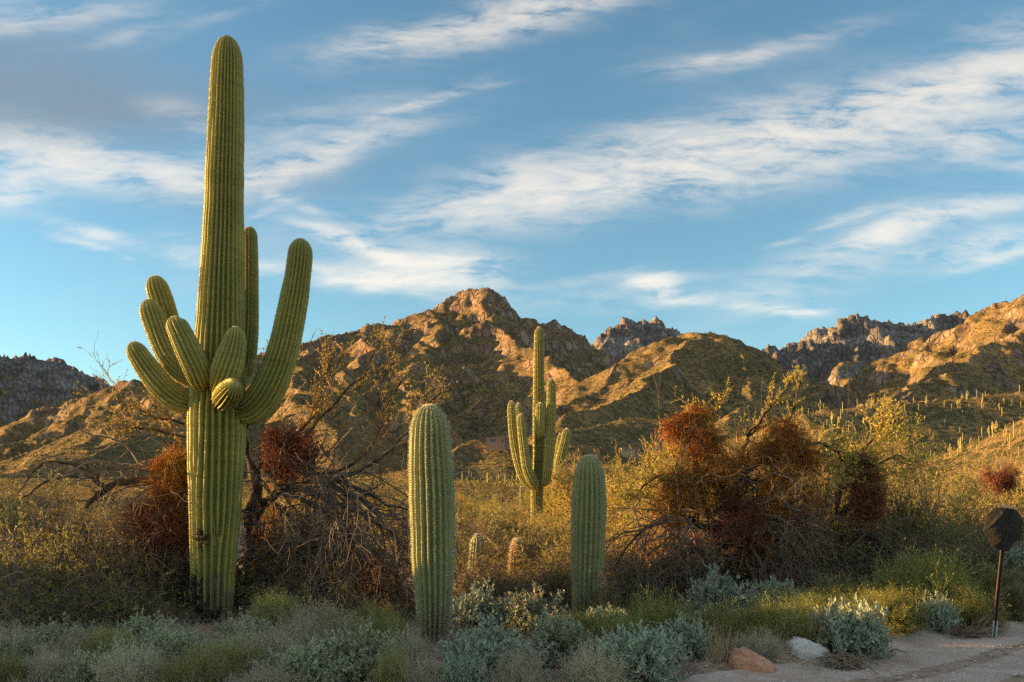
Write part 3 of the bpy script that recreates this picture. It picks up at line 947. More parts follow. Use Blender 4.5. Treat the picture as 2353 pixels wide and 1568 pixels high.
# armed saguaro in the middle distance
Y1 = 30.4
loc = (P(1231, 1255, Y1)[0], Y1, 0.0)
o = thing('saguaro', 'sunlit saguaro with tall candelabra arms in the middle distance', 'saguaro', loc)
kw = dict(spine=.05, gap=.09, ring=.06, nsp=4, wool=20, fuzz=2.0, areole=.016)
column('trunk', ctrl_from(v2([(252, 1440, 34), (252, 1400, 35), (256, 1250, 36), (260, 1080, 39), (272, 950, 40), (273, 850, 39), (271, 700, 38), (270, 600, 37), (270, 400, 34), (271, 250, 33), (273, 120, 31), (273, 48, 27)]), Y1), 20, M['saguaro'], o, loc, 31, **kw)
for pl, nb, sd in (
    ([(262, 1060, 26, -.1), (215, 1035, 32, -.2), (172, 985, 33, -.25), (138, 880, 31, -.25), (112, 740, 29, -.25), (100, 600, 27, -.25), (97, 516, 23, -.25)], 13, 32),
    ([(262, 1030, 22, .2), (215, 980, 26, .4), (182, 860, 25, .5), (160, 700, 23, .5), (146, 600, 21, .5), (140, 528, 18, .5)], 12, 33),
    ([(262, 1050, 26, -.3), (232, 1020, 32, -.5), (200, 950, 33, -.6), (182, 850, 31, -.62), (168, 740, 29, -.62), (158, 650, 27, -.62), (154, 598, 24, -.62)], 13, 34),
    ([(270, 700, 14, -.2), (272, 735, 20, -.5), (273, 715, 27, -.62), (275, 660, 30, -.66), (277, 590, 28, -.66), (277, 527, 23, -.66)], 13, 35),
    ([(285, 760, 18, .3), (300, 720, 22, .5), (303, 620, 21, .55), (304, 520, 19, .55), (304, 444, 16, .55)], 12, 36),
    ([(285, 1040, 20, -.3), (315, 1020, 26, -.5), (327, 940, 31, -.55), (341, 800, 32, -.55), (348, 600, 31, -.55), (350, 480, 29, -.55), (349, 374, 25, -.55)], 14, 37),
):
    column('arm', ctrl_from(v2(pl), Y1), nb, M['saguaro'], o, loc, sd, **kw)

Y2 = 36.0
c_ = ctrl_from(v2([(370, 1420, 24), (372, 1240, 25), (375, 1100, 26), (392, 960, 30), (412, 860, 31), (435, 770, 30), (448, 688, 25)]), Y2)
lc = (c_[0][0], Y2, 0)
o = thing('saguaro', 'short saguaro with two leaning stems, just right behind the candelabra saguaro', 'saguaro', lc)
column('stem', c_, 15, M['saguaro'], o, lc, 41, **kw)
column('arm', ctrl_from(v2([(375, 1020, 18, .3), (380, 960, 22, .5), (390, 860, 21, .6), (402, 780, 20, .6), (408, 720, 17, .6)]), Y2), 13, M['saguaro'], o, lc, 42, **kw)

c_ = ctrl_from([(1091, 1352, 16), (1092, 1320, 17), (1095, 1280, 17.5), (1097, 1250, 16.5), (1097, 1229, 14)], 16.3)
lc = (c_[0][0], 16.3, 0)
o = thing('young_saguaro', 'small grey saguaro half hidden in twigs between the two thick columns', 'saguaro', lc)
column('stem', c_, 15, M['young'], o, lc, 43, spine=.04, gap=.04, nsp=7, fuzz=1.8, depth_=.16)
c_ = ctrl_from([(1183, 1345, 13), (1184, 1310, 15), (1185, 1275, 14), (1187, 1243, 10)], 16.8)
lc = (c_[0][0], 16.8, 0)
o = thing('barrel_cactus', 'small brown barrel cactus low behind the twigs', 'cactus', lc)
column('stem', c_, 13, plain_mat('brown_cactus', (.22, .12, .06), (.30, .18, .08)), o, lc, 44, spine=.07, gap=.06, nsp=7, fuzz=2.5, depth_=.18)
for (px, yt, yb, hw, Yc, lab, extra) in (
    (1198, 1119, 1187, 3.6, 62, 'thin yellow saguaro pole left of the candelabra saguaro trunk', None),
    (1907, 1012, 1165, 9.5, 46, 'sunlit saguaro seen through the gap in the rust-clad tree', [(1912, 1130, 5), (1931, 1105, 8), (1936, 1040, 8.5), (1937, 1026, 7)]),
    (2152, 1108, 1172, 4.6, 95, 'pinkish sunlit saguaro pole at right above the dark bushes', None),
    (22, 1160, 1215, 5.5, 40, 'small green saguaro pole at the far left edge above the brush', None),
):
    c_ = ctrl_from([(px, yb, hw), (px, (yb + yt) / 2, hw * 1.05), (px, yt + hw * 2, hw * .95), (px, yt, hw * .8)], Yc)
    z0 = float(ground_z(c_[0][0], Yc))
    c_[0][2] = min(c_[0][2], z0 - .05)
    lc = (c_[0][0], Yc, z0)
    o = thing('saguaro', lab, 'saguaro', lc)
    column('stem', c_, 16, M['saguaro'], o, lc, int(px), ring=.12, gap=.15, spine=.07, nsp=3, fuzz=3.0, wool=10)
    if extra:
        column('arm', ctrl_from(extra, Yc), 12, M['saguaro'], o, lc, 8, ring=.1, spines=False)


# far saguaros on the slopes, too small to show parts
def far_proto(seed, arms):
    rng = np.random.default_rng(seed)
    a = Acc()
    th = np.arange(14) / 14 * 2 * pi
    rr = 1 - .13 * (np.arange(14) % 2)

    def tube(c, n):
        c, _ = resample(c, n)
        tg = norm(np.gradient(c[:, :3], axis=0))
        A_ = norm(np.cross(tg, np.array([.1, 1, .02])))
        B_ = np.cross(tg, A_)
        V = c[:, None, :3] + (c[:, 3:4] * rr[None, :])[:, :, None] * (np.cos(th)[None, :, None] * A_[:, None] + np.sin(th)[None, :, None] * B_[:, None])
        i = np.arange(n * 14).reshape(n, 14)
        nx = np.roll(i, -1, 1)
        a.add(V, np.stack([i[:-1], nx[:-1], nx[1:], i[1:]], -1).reshape(-1, 4))
    tube([(0, 0, -.04, .032), (0, 0, .3, .038), (0, 0, .7, .036), (0, 0, .93, .032), (0, 0, .985, .022), (0, 0, 1, .003)], 14)
    for k in range(arms):
        an = rng.uniform(0, 2 * pi)
        z, l = rng.uniform(.38, .55), rng.uniform(.2, .42)
        x, y = cos(an), sin(an)
        tube([(0, 0, z, .022), (x * .07, y * .07, z, .026), (x * .12, y * .12, z + .07, .027), (x * .13, y * .13, z + l * .8, .025), (x * .13, y * .13, z + l, .004)], 11)
    return a


FAR = []
for i_, na in enumerate((0, 0, 1, 2, 3)):
    FAR.append(far_proto(i_, na))


def far_saguaros():
    rng = np.random.default_rng(77)
    first = {}
    spots = []

    def slope(pl, n, up, dn, hmin, hmax, lab, group):
        """n spots along a crest line (photo px, py, depth), spread from 'up' m behind to 'dn' m in front of it"""
        c = np.array([P(*p) for p in pl])
        c, _ = resample(c, 200)
        i = rng.integers(0, 200, n)
        for k in i:
            off = rng.uniform(-up, dn)
            x, y = c[k, 0] + rng.normal(0, 3), c[k, 1] - off
            spots.append((x, y, rng.uniform(hmin, hmax), lab, group))
    slope([(1790, 968, 445), (1900, 942, 460), (2050, 930, 480), (2250, 912, 500), (2353, 902, 510)], 55, 4, 22, 3.4, 6.2, 'far saguaro silhouetted along the crest of the sunlit saguaro ridge at right', 'saguaros on the far ridge crest')
    slope([(1760, 975, 440), (1900, 942, 460), (2050, 930, 480), (2250, 912, 500), (2353, 902, 510)], 70, -15, 150, 3, 5.5, 'far saguaro dotted over the front slope of the saguaro ridge at right', 'saguaros on the far ridge slope')
    slope([(2060, 1076, 302), (2150, 1046, 285), (2250, 1008, 266), (2353, 955, 250)], 85, 3, 95, 2.2, 4.6, 'far saguaro standing on the golden hillside at the right edge', 'saguaros on the golden hillside')
    slope([(1040, 1060, 470), (1150, 1030, 480), (1330, 1030, 500), (1500, 1045, 510)], 70, 10, 260, 2.6, 5.2, 'far saguaro pole on the flats and knoll below the houses', 'saguaros below the houses')
    slope([(1400, 985, 700), (1560, 965, 700), (1700, 985, 650)], 18, 0, 140, 4.5, 7.5, 'tiny far saguaro on the shaded foot of the middle hill', 'saguaros at the foot of the hill')
    slope([(20, 1075, 600), (220, 1040, 640), (420, 985, 700)], 14, 20, 120, 5, 8, 'tiny far saguaro on the foothills left of the tall saguaro', 'saguaros on the left foothills')
    x, y = np.array([s[0] for s in spots]), np.array([s[1] for s in spots])
    z = terrain(x, y)
    for (s, zz) in zip(spots, z):
        k = int(rng.integers(0, 5))
        if k not in first:
            o = FAR[k].build('distant_saguaro', M['farsag'], None, True)
            first[k] = o
        else:
            o = first[k].copy()
            COL.objects.link(o)
        h = s[2] * rng.uniform(.6, 1.15)
        o.location = (s[0], s[1], zz)
        o.scale = (h * .9, h * .9, h)
        o.rotation_euler = (rng.normal(0, .025), rng.normal(0, .025), rng.uniform(0, 6.28))
        tag(o, s[3], 'saguaro', s[4])


M['farsag'] = plain_mat('far_saguaro_skin', (.28, .25, .085), (.33, .28, .105), 2.0, .7)
far_saguaros()


# ------------------------------------------------------------------ houses on the knoll
M['adobe'] = plain_mat('adobe_plaster', (.27, .17, .12), (.32, .21, .155), .6, .9)
M['paleadobe'] = plain_mat('pale_plaster', (.34, .25, .17), (.39, .29, .20), .6, .9)
M['roof'] = plain_mat('flat_roof', (.30, .24, .20), (.36, .30, .25), .6, .9)
M['window'] = plain_mat('dark_glass', (.02, .025, .03), (.04, .045, .05), 2, .15, spec=.6)
M['redroof'] = plain_mat('red_roof', (.30, .09, .05), (.36, .12, .07), .6, .9)


def box(acc, x0, y0, z0, x1, y1, z1, m=0):
    V = [(x, y, z) for z in (z0, z1) for y in (y0, y1) for x in (x0, x1)]
    acc.add(V, [(0, 2, 3, 1), (4, 5, 7, 6), (0, 1, 5, 4), (2, 6, 7, 3), (0, 4, 6, 2), (1, 3, 7, 5)], m=m)


def house(label, px, py, Y, blocks, mats):
    """blocks: (x0, x1, y0, y1, height, [window x0, x1, z0, z1 ...])"""
    b = P(px, py, Y)
    z = float(terrain(np.array([b[0]]), np.array([Y]))[0])
    z = min(z, b[2]) if abs(z - b[2]) > 3 else z
    o = thing('house', label, 'house', (b[0], Y, b[2]))
    for (x0, x1, y0, y1, h, wins) in blocks:
        a = Acc()
        box(a, x0, y0, -4, x1, y1, h)
        w = a.build('wall', mats[0], o)
        a = Acc()
        box(a, x0 - .5, y0 - .7, h + .003, x1 + .5, y1 + .4, h + .38)
        a.build('roof', mats[1], o)
        for (wx0, wx1, wz0, wz1) in wins:
            a = Acc()
            box(a, wx0, y0 - .06, wz0, wx1, y0 - .003, wz1)
            a.build('window', M['window'], w)


house('low adobe house with dark window bands on the knoll left of the candelabra saguaro', 1148, 1021, 505,
      [(-7.6, -1.0, 0, 7, 3.3, [(-5.2, -2.0, 1.3, 2.6)]), (-1.0, 3.0, -1.2, 6, 3.9, [(1.2, 2.4, .6, 2.4)]), (3.0, 8.2, .5, 7, 3.5, [(3.8, 5.0, .8, 2.6), (5.6, 7.8, 1.2, 2.9)])], (M['adobe'], M['roof']))
house('low pale flat-roofed house above the short green saguaro column', 1445, 1040, 512,
      [(-4.2, 3.6, 0, 6, 2.3, [(-2.6, -1.4, .8, 1.8), (.6, 1.8, .8, 1.8)]), (3.6, 6.2, 1.5, 6, 1.8, [(4.2, 5.2, .6, 1.4)])], (M['paleadobe'], M['roof']))
house('tiny red-roofed house on the knoll, just left of the pale flat-roofed house', 1382, 1038, 512,
      [(-1.7, 1.7, 0, 4, 1.3, [(-.6, .4, .3, 1.0)])], (M['adobe'], M['redroof']))


# ------------------------------------------------------------------ shrubs, trees, clumps
def dome_dirs(rng, n, lo=.05, hi=1.0):
    an = rng.uniform(0, 2 * pi, n)
    z = rng.uniform(lo, hi, n)
    r = np.sqrt(1 - z * z)
    return np.stack([np.cos(an) * r, np.sin(an) * r, z], 1)


def make_brittlebush(seed, leaf, n=170, size=.052):
    """leafy dome about 1 m across and .5 m high"""
    rng = np.random.default_rng(seed)
    root = thing('brittlebush', None, None)
    st, lf = Acc(), Acc()
    d = dome_dirs(rng, n, .10)
    ln = rng.uniform(.34, .56, n) * (1 + .25 * perlin(d[:, 0] * 2 + seed, d[:, 1] * 2))
    p, r = grow(rng, rng.normal(0, .05, (n, 3)) * [1, 1, 0], d, ln, np.full(n, .006), 5, .16, .05)
    tubes(st, p, r)
    q, r2 = grow(rng, *sprout(rng, p, r, 4, .55, 1, .6, .3, (.18, .42)), 4, .2, .12)
    tubes(st, q, r2)
    a, b = along(rng, q, 9, .35, 1)
    leaves(lf, rng, a, b, size, size * .5, jit=.65)
    a, b = along(rng, p, 7, .6, 1)
    leaves(lf, rng, a, b, size, size * .5, jit=.65)
    st.build('stems', M['brown'], root)
    lf.build('foliage', leaf, root)
    return Proto(root)


def make_broom(seed, mat, n=250, k2=9, k3=11, wid=1.25):
    """fine twigged shrub about 1 m across and .6 m high"""
    rng = np.random.default_rng(seed)
    root = thing('broom_shrub', None, None)
    st, lf = Acc(), Acc()
    d = dome_dirs(rng, n, .08)
    ln = rng.uniform(.26, .44, n) * (1 + .3 * perlin(d[:, 0] * 2.2 + seed, d[:, 1] * 2.2))
    p, r = grow(rng, rng.normal(0, .10, (n, 3)) * [1, 1, 0], d, ln, np.full(n, .005), 4, .18, .04)
    tubes(st, p, r)
    q, r2 = grow(rng, *sprout(rng, p, r, k2, .3, 1, .6, .3, (.3, .6), .7), 4, .2, .05)
    tubes(lf, q, r2 * .8)
    w, r3 = grow(rng, *sprout(rng, q, r2, k3, .2, 1, .6, .3, (.3, .65), .6), 3, .2, .05)
    tubes(lf, w, r3 * .8 * wid)
    a, b = along(rng, w, 1, .3, 1)
    leaves(lf, rng, a, b, .032, .007, jit=.4)
    st.build('stems', M['brown'], root)
    lf.build('twigs', mat, root)
    return Proto(root)


def make_brush(seed, leaf, twig, nleaf=8, droop=-.05, R=1.0, bare=.3):
    """tangled dome of branches about 2.2 m across and 1.3 m high"""
    rng = np.random.default_rng(seed)
    root = thing('brush', None, None)
    st, lf = Acc(), Acc()
    n = 34
    d = dome_dirs(rng, n, .15)
    p, r = grow(rng, rng.normal(0, .16, (n, 3)) * [1, 1, 0], d, rng.uniform(.7, 1.25, n) * R, rng.uniform(.010, .022, n), 7, .28, droop * .5)
    tubes(st, p, r, 4)
    q, r2 = grow(rng, *sprout(rng, p, r, 8, .2, 1, .8, .35, (.35, .75), .55), 6, .32, droop)
    tubes(st, q, r2)
    w, r3 = grow(rng, *sprout(rng, q, r2, 4, .15, 1, .8, .35, (.35, .8), .6), 5, .35, droop)
    tubes(st, w, np.maximum(r3, .0028))
    if nleaf:
        x, r4 = grow(rng, *sprout(rng, w, r3, 2, .3, 1, .7, .3, (.4, .8), .6), 4, .3, .05)
        tubes(st, x, np.maximum(r4, .0022))
        keep = x[perlin(x[:, 0, 0] * 2.6 + seed, x[:, 0, 1] * 2.6 + x[:, 0, 2] * 2.2, seed) > -.02 + bare * .4]
        a, b = along(rng, keep, nleaf + 7, .2, 1)
        leaves(lf, rng, a, b, .058, .026, jit=.65)
    hg = Acc()
    y_, r5 = grow(rng, *sprout(rng, p, r, 3, .3, 1, .7, .35, (.5, .95), .7), 10, .33, droop - .09)
    tubes(hg, y_, np.clip(r5, .004, .008), 4)
    hg.build('bare_twigs', M['paletwig'], root)
    st.build('branches', twig, root)
    if nleaf:
        lf.build('foliage', leaf, root)
    return Proto(root)


def make_bushtree(seed, leaf, twig, nl=6):
    """bushy small tree, 2.6 m high and about 2.8 m across"""
    rng = np.random.default_rng(seed)
    root = thing('bushy_tree', None, None)
    tr, st, lf = Acc(), Acc(), Acc()
    n = 9
    d = dome_dirs(rng, n, .35, .95)
    p, r = grow(rng, rng.normal(0, .08, (n, 3)) * [1, 1, 0], d, rng.uniform(1.2, 2.0, n), rng.uniform(.03, .05, n), 8, .22, .05, .35)
    tubes(tr, p, r, 5)
    q, r2 = grow(rng, *sprout(rng, p, r, 9, .2, 1, .75, .3, (.3, .65), .5), 6, .25, .05)
    tubes(st, q, r2, 3)
    w, r3 = grow(rng, *sprout(rng, q, r2, 6, .2, 1, .7, .3, (.3, .7), .5), 5, .25, .05)
    tubes(st, w, np.maximum(r3, .004))
    x, r4 = grow(rng, *sprout(rng, w, r3, 4, .2, 1, .7, .3, (.4, .8), .5), 4, .25, .06)
    tubes(st, x, np.maximum(r4, .003))
    keep = x[perlin(x[:, 0, 0] * 1.4 + seed, x[:, 0, 1] * 1.4 + x[:, 0, 2] * 1.1, seed) > -.42]
    a, b = along(rng, keep, nl, .1, 1)
    leaves(lf, rng, a, b, .062, .030, jit=.7)
    tr.build('trunk', M['bark'], root)
    st.build('branches', twig, root)
    lf.build('crown', leaf, root)
    return Proto(root)


# --- low dry cover, litter and pebbles: nobody could count it
def ground_cover():
    rng = np.random.default_rng(3)
    a = Acc()
    n = 6500
    y = 6.6 + 9 * rng.random(n) ** 1.3
    x = (rng.random(n) * 1.5 - .75) * y
    road = (x - 1.46) * .60 - (y - 7.7) * .80
    ok = (road < .02 - .10 * rng.random(n)) & (perlin(x * .8, y * .8, 5) > -.25)
    x, y = x[ok], y[ok]
    z = ground_z(x, y)
    st = np.repeat(np.stack([x, y, z], 1), 9, 0) + rng.normal(0, .035, (len(x) * 9, 3)) * [1, 1, .1]
    d = norm(dome_dirs(rng, len(st), .1, 1))
    p, r = grow(rng, st, d, rng.uniform(.06, .24, len(st)), np.full(len(st), .0030), 4, .3, .03)
    tubes(a, p, r)
    tag(a.build('dry_undergrowth', M['grey']), 'grey dry grass and twig litter under the foreground shrubs', 'ground cover', kind='stuff')
    a = Acc()
    n = 5200
    s, o = rng.uniform(-1, 9, n), rng.uniform(-.5, 2.1, n) ** 1.0
    x, y = 1.46 + .8 * s + .6 * o, 7.7 + .6 * s - .8 * o
    r = .004 + .020 * rng.random(n) ** 5
    z = ground_z(x, y) + .008
    oc = np.array([(1, 0, 0), (-1, 0, 0), (0, 1, 0), (0, -1, 0), (0, 0, .7), (0, 0, -.7)])
    V = np.stack([x, y, z], 1)[:, None] + oc[None] * r[:, None, None] * rng.uniform(.6, 1.4, (n, 6, 1))
    T = np.array([(0, 2, 4), (2, 1, 4), (1, 3, 4), (3, 0, 4), (2, 0, 5), (1, 2, 5), (3, 1, 5), (0, 3, 5)])
    a.add(V, None, (np.arange(n)[:, None, None] * 6 + T[None]).reshape(-1, 3))
    tag(a.build('pebbles', plain_mat('pebble_stone', (.34, .27, .22), (.50, .44, .39), 1.5, .9)), 'small stones strewn over the dirt shoulder', 'pebbles', kind='stuff')


ground_cover()


# --- far scrub on flats and slopes
def far_scrub():
    rng = np.random.default_rng(15)
    for (name, y0, y1, n, nl, lf_, rs, lab) in (('desert_scrub', 62, 190, 2300, 90, .20, (.5, 1.25), 'olive desert scrub covering the flats below the hills'),
                                                ('hillside_scrub', 190, 900, 40000, 10, .75, (.5, 1.35), 'dark scrub bushes speckling the foothill slopes'),
                                                ('mountain_scrub', 900, 2500, 60000, 6, 2.0, (.9, 2.3), 'bushes speckling the mountain slopes up to the skyline')):
        y = np.sqrt(rng.uniform(y0 ** 2, y1 ** 2, n))
        x = (rng.random(n) * 1.5 - .75) * y
        ok = perlin(x / 25, y / 25, 6) + rng.normal(0, .3, n) > -.2
        x, y = x[ok], y[ok]
        z = ground_z(x, y) if y1 <= 80 else terrain(x, y)
        m = len(x)
        R = rng.uniform(*rs, m)
        d = dome_dirs(rng, m * nl, -.1, 1) * (rng.random((m * nl, 1)) ** .4)
        R_ = np.repeat(R, nl)[:, None]
        pos = np.repeat(np.stack([x, y, z], 1), nl, 0) + d * R_ * [1, 1, 1.05] + [0, 0, .12]
        a = Acc()
        leaves(a, rng, pos, d, lf_, lf_ * .8, jit=.8)  # clumps of leaves
        tag(a.build(name, M['scrub' if y1 < 1000 else 'mountainscrub']), lab, 'scrub', kind='stuff')


far_scrub()


# --- trees with traced limbs
def limbs_from(lst, rng, k=9, jit=.012):
    """lst: polylines of (px, py, depth, radius px) -> pts (N,k,3), rad (N,k)"""
    P_, R_ = [], []
    for pl in lst:
        c = np.array([[*P(e[0], e[1], e[2]), e[3] / F * e[2]] for e in pl])
        c, L = resample(c, k)
        c[1:-1, :3] += rng.normal(0, jit, (k - 2, 3))
        P_.append(c[:, :3])
        R_.append(np.maximum(c[:, 3], .004))
    return np.array(P_), np.array(R_)


def dead_tree():
    rng = np.random.default_rng(8)
    loc = (*P(585, 1385, 12.9)[:2], 0)
    root = thing('dead_tree', 'dark sprawling dead tree with drooping bare branches behind the tall armed saguaro', 'tree', loc)
    trunk = [
        [(585, 1400, 12.9, 20), (583, 1300, 12.9, 19), (578, 1200, 12.9, 17), (590, 1120, 12.9, 15), (575, 1064, 12.9, 9)],
        [(560, 1390, 12.9, 14), (520, 1280, 13.0, 13), (470, 1180, 13.0, 12), (420, 1115, 12.7, 11), (327, 1104, 12.5, 9)],
        [(585, 1190, 12.9, 12), (640, 1130, 12.7, 11), (720, 1114, 12.5, 9), (780, 1128, 12.3, 7), (825, 1149, 12.2, 6), (875, 1186, 12.1, 4)],
    ]
    limb = [
        [(327, 1104, 12.5, 9), (255, 1111, 12.4, 9), (235, 1129, 12.3, 8), (197, 1168, 12.2, 6)],
        [(245, 1122, 12.3, 6), (228, 1110, 12.3, 5), (215, 1089, 12.3, 4), (190, 1059, 12.3, 2.5)],
        [(240, 1122, 12.3, 5), (200, 1099, 12.2, 4), (125, 1101, 12.2, 3.5), (90, 1124, 12.1, 3), (50, 1144, 12.1, 2)],
        [(215, 1089, 12.3, 4), (180, 1071, 12.2, 3.5), (110, 1066, 12.2, 3), (75, 1084, 12.1, 2.5), (40, 1135, 12.0, 1.6)],
        [(640, 1130, 12.7, 8), (725, 1102, 12.6, 7), (780, 1106, 12.5, 6), (830, 1125, 12.4, 5), (890, 1160, 12.3, 3.5), (950, 1175, 12.2, 2)],
        [(580, 1120, 12.9, 8), (600, 1060, 13.0, 6), (640, 1030, 13.2, 5), (680, 1003, 13.3, 4), (727, 950, 13.3, 3.2), (742, 885, 13.3, 2.4), (765, 830, 13.3, 1.6)],
        [(600, 1060, 13.0, 5), (700, 1004, 13.0, 4), (742, 958, 13.0, 3.2), (800, 893, 13.0, 2.4), (845, 859, 13.0, 2), (860, 804, 13.0, 1.4)],
        [(700, 1092, 12.7, 5), (770, 1085, 12.8, 4.2), (820, 1065, 12.9, 3.6), (855, 1020, 13.0, 3), (890, 949, 13.0, 2.2), (925, 868, 13.0, 1.4)],
        [(770, 1100, 12.6, 4), (850, 1070, 12.5, 3.4), (905, 1030, 12.5, 2.8), (960, 960, 12.5, 2), (1015, 900, 12.5, 1.3)],
        [(560, 1100, 13.0, 6), (545, 1020, 13.2, 4.5), (470, 985, 13.2, 3.6), (400, 965, 13.2, 3), (345, 960, 13.2, 2.4), (290, 920, 13.2, 1.6), (272, 900, 13.2, 1.0)],
        [(470, 1080, 13.0, 5), (430, 1010, 13.1, 3.6), (340, 990, 13.1, 2.6), (270, 985, 13.1, 1.6)],
        [(575, 1064, 12.9, 6), (560, 1000, 12.9, 4), (590, 950, 12.9, 2.6), (640, 880, 12.9, 1.6), (655, 840, 12.9, 1.1)],
        [(640, 1130, 12.6, 7), (700, 1150, 12.3, 6), (770, 1190, 12.0, 4.5), (820, 1260, 11.8, 3), (850, 1330, 11.7, 2)],
        [(600, 1150, 12.7, 7), (650, 1170, 12.4, 5), (690, 1230, 12.2, 4), (720, 1310, 12.1, 2.5)],
        [(480, 1190, 12.9, 6), (430, 1190, 12.5, 5), (390, 1230, 12.3, 4), (370, 1310, 12.2, 2.5)],
        [(420, 1130, 12.7, 6), (370, 1150, 12.4, 4.5), (320, 1200, 12.2, 3.5), (290, 1290, 12.0, 2)],
        [(690, 1120, 12.5, 6), (800, 1170, 12.1, 4.5), (880, 1210, 11.8, 3.4), (940, 1270, 11.6, 2)],
    ]
    a = Acc()
    p0, r0 = limbs_from(trunk, rng, 12, .02)
    tubes(a, p0, r0 * (1 + .12 * rng.normal(size=r0.shape)), 9)
    t = a.build('trunk', M['bark'], root, True, loc)
    a, lf = Acc(), Acc()
    p1, r1 = limbs_from(limb, rng, 12, .016)
    tubes(a, p1, r1, 6)
    a.build('limbs', M['bark'], root, True, loc)
    # upright sunlit shoots keep a few yellow leaves, the rest hangs bare
    a = Acc()
    upi = [5, 6, 7, 8, 9, 10, 11]
    dn = [i for i in range(len(limb)) if i not in upi]
    up_p, up_r = p1[upi], r1[upi]
    q, r2 = grow(rng, *sprout(rng, up_p, up_r, 20, .25, 1, .55, .25, (.12, .32), .5), 6, .16, .10)
    tubes(a, q, np.maximum(r2, .0035))
    w, r3 = grow(rng, *sprout(rng, q, r2, 7, .2, 1, .6, .25, (.3, .6), .6), 5, .2, .08)
    tubes(a, w, np.maximum(r3, .0025))
    k1, k2 = along(rng, w[rng.random(len(w)) > .25], 7, .2, 1)
    leaves(lf, rng, k1, k2, .04, .018, jit=.7)
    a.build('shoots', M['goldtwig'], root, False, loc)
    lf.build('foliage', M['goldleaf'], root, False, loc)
    a = Acc()
    q, r2 = grow(rng, *sprout(rng, p1[:4], r1[:4], 9, .2, 1, .8, .3, (.12, .34), .4), 7, .3, -.03)
    tubes(a, q, np.clip(r2, .0035, .01), 4)
    w, r3 = grow(rng, *sprout(rng, q, np.clip(r2, .0035, .01), 4, .2, 1, .7, .3, (.3, .7), .5), 5, .3, .0)
    tubes(a, w, np.maximum(r3, .0028))
    dn = dn[4:]
    dp, dr = np.concatenate([p1[dn], p0[1:]]), np.concatenate([r1[dn], r0[1:]])
    q, r2 = grow(rng, *sprout(rng, dp, dr, 26, .15, 1, .9, .35, (.3, .7), .4), 8, .24, -.13)
    tubes(a, q, np.clip(r2, .004, .012), 4)
    w, r3 = grow(rng, *sprout(rng, q, np.clip(r2, .004, .01), 7, .15, 1, .7, .3, (.3, .8), .5), 6, .28, -.10)
    tubes(a, w, np.maximum(r3, .0028))
    x, r4 = grow(rng, *sprout(rng, w, r3, 3, .2, 1, .7, .3, (.4, .8), .6), 5, .3, -.04)
    tubes(a, x, np.maximum(r4, .002))
    a.build('hanging_branches', M['twig'], root, False, loc)


dead_tree()


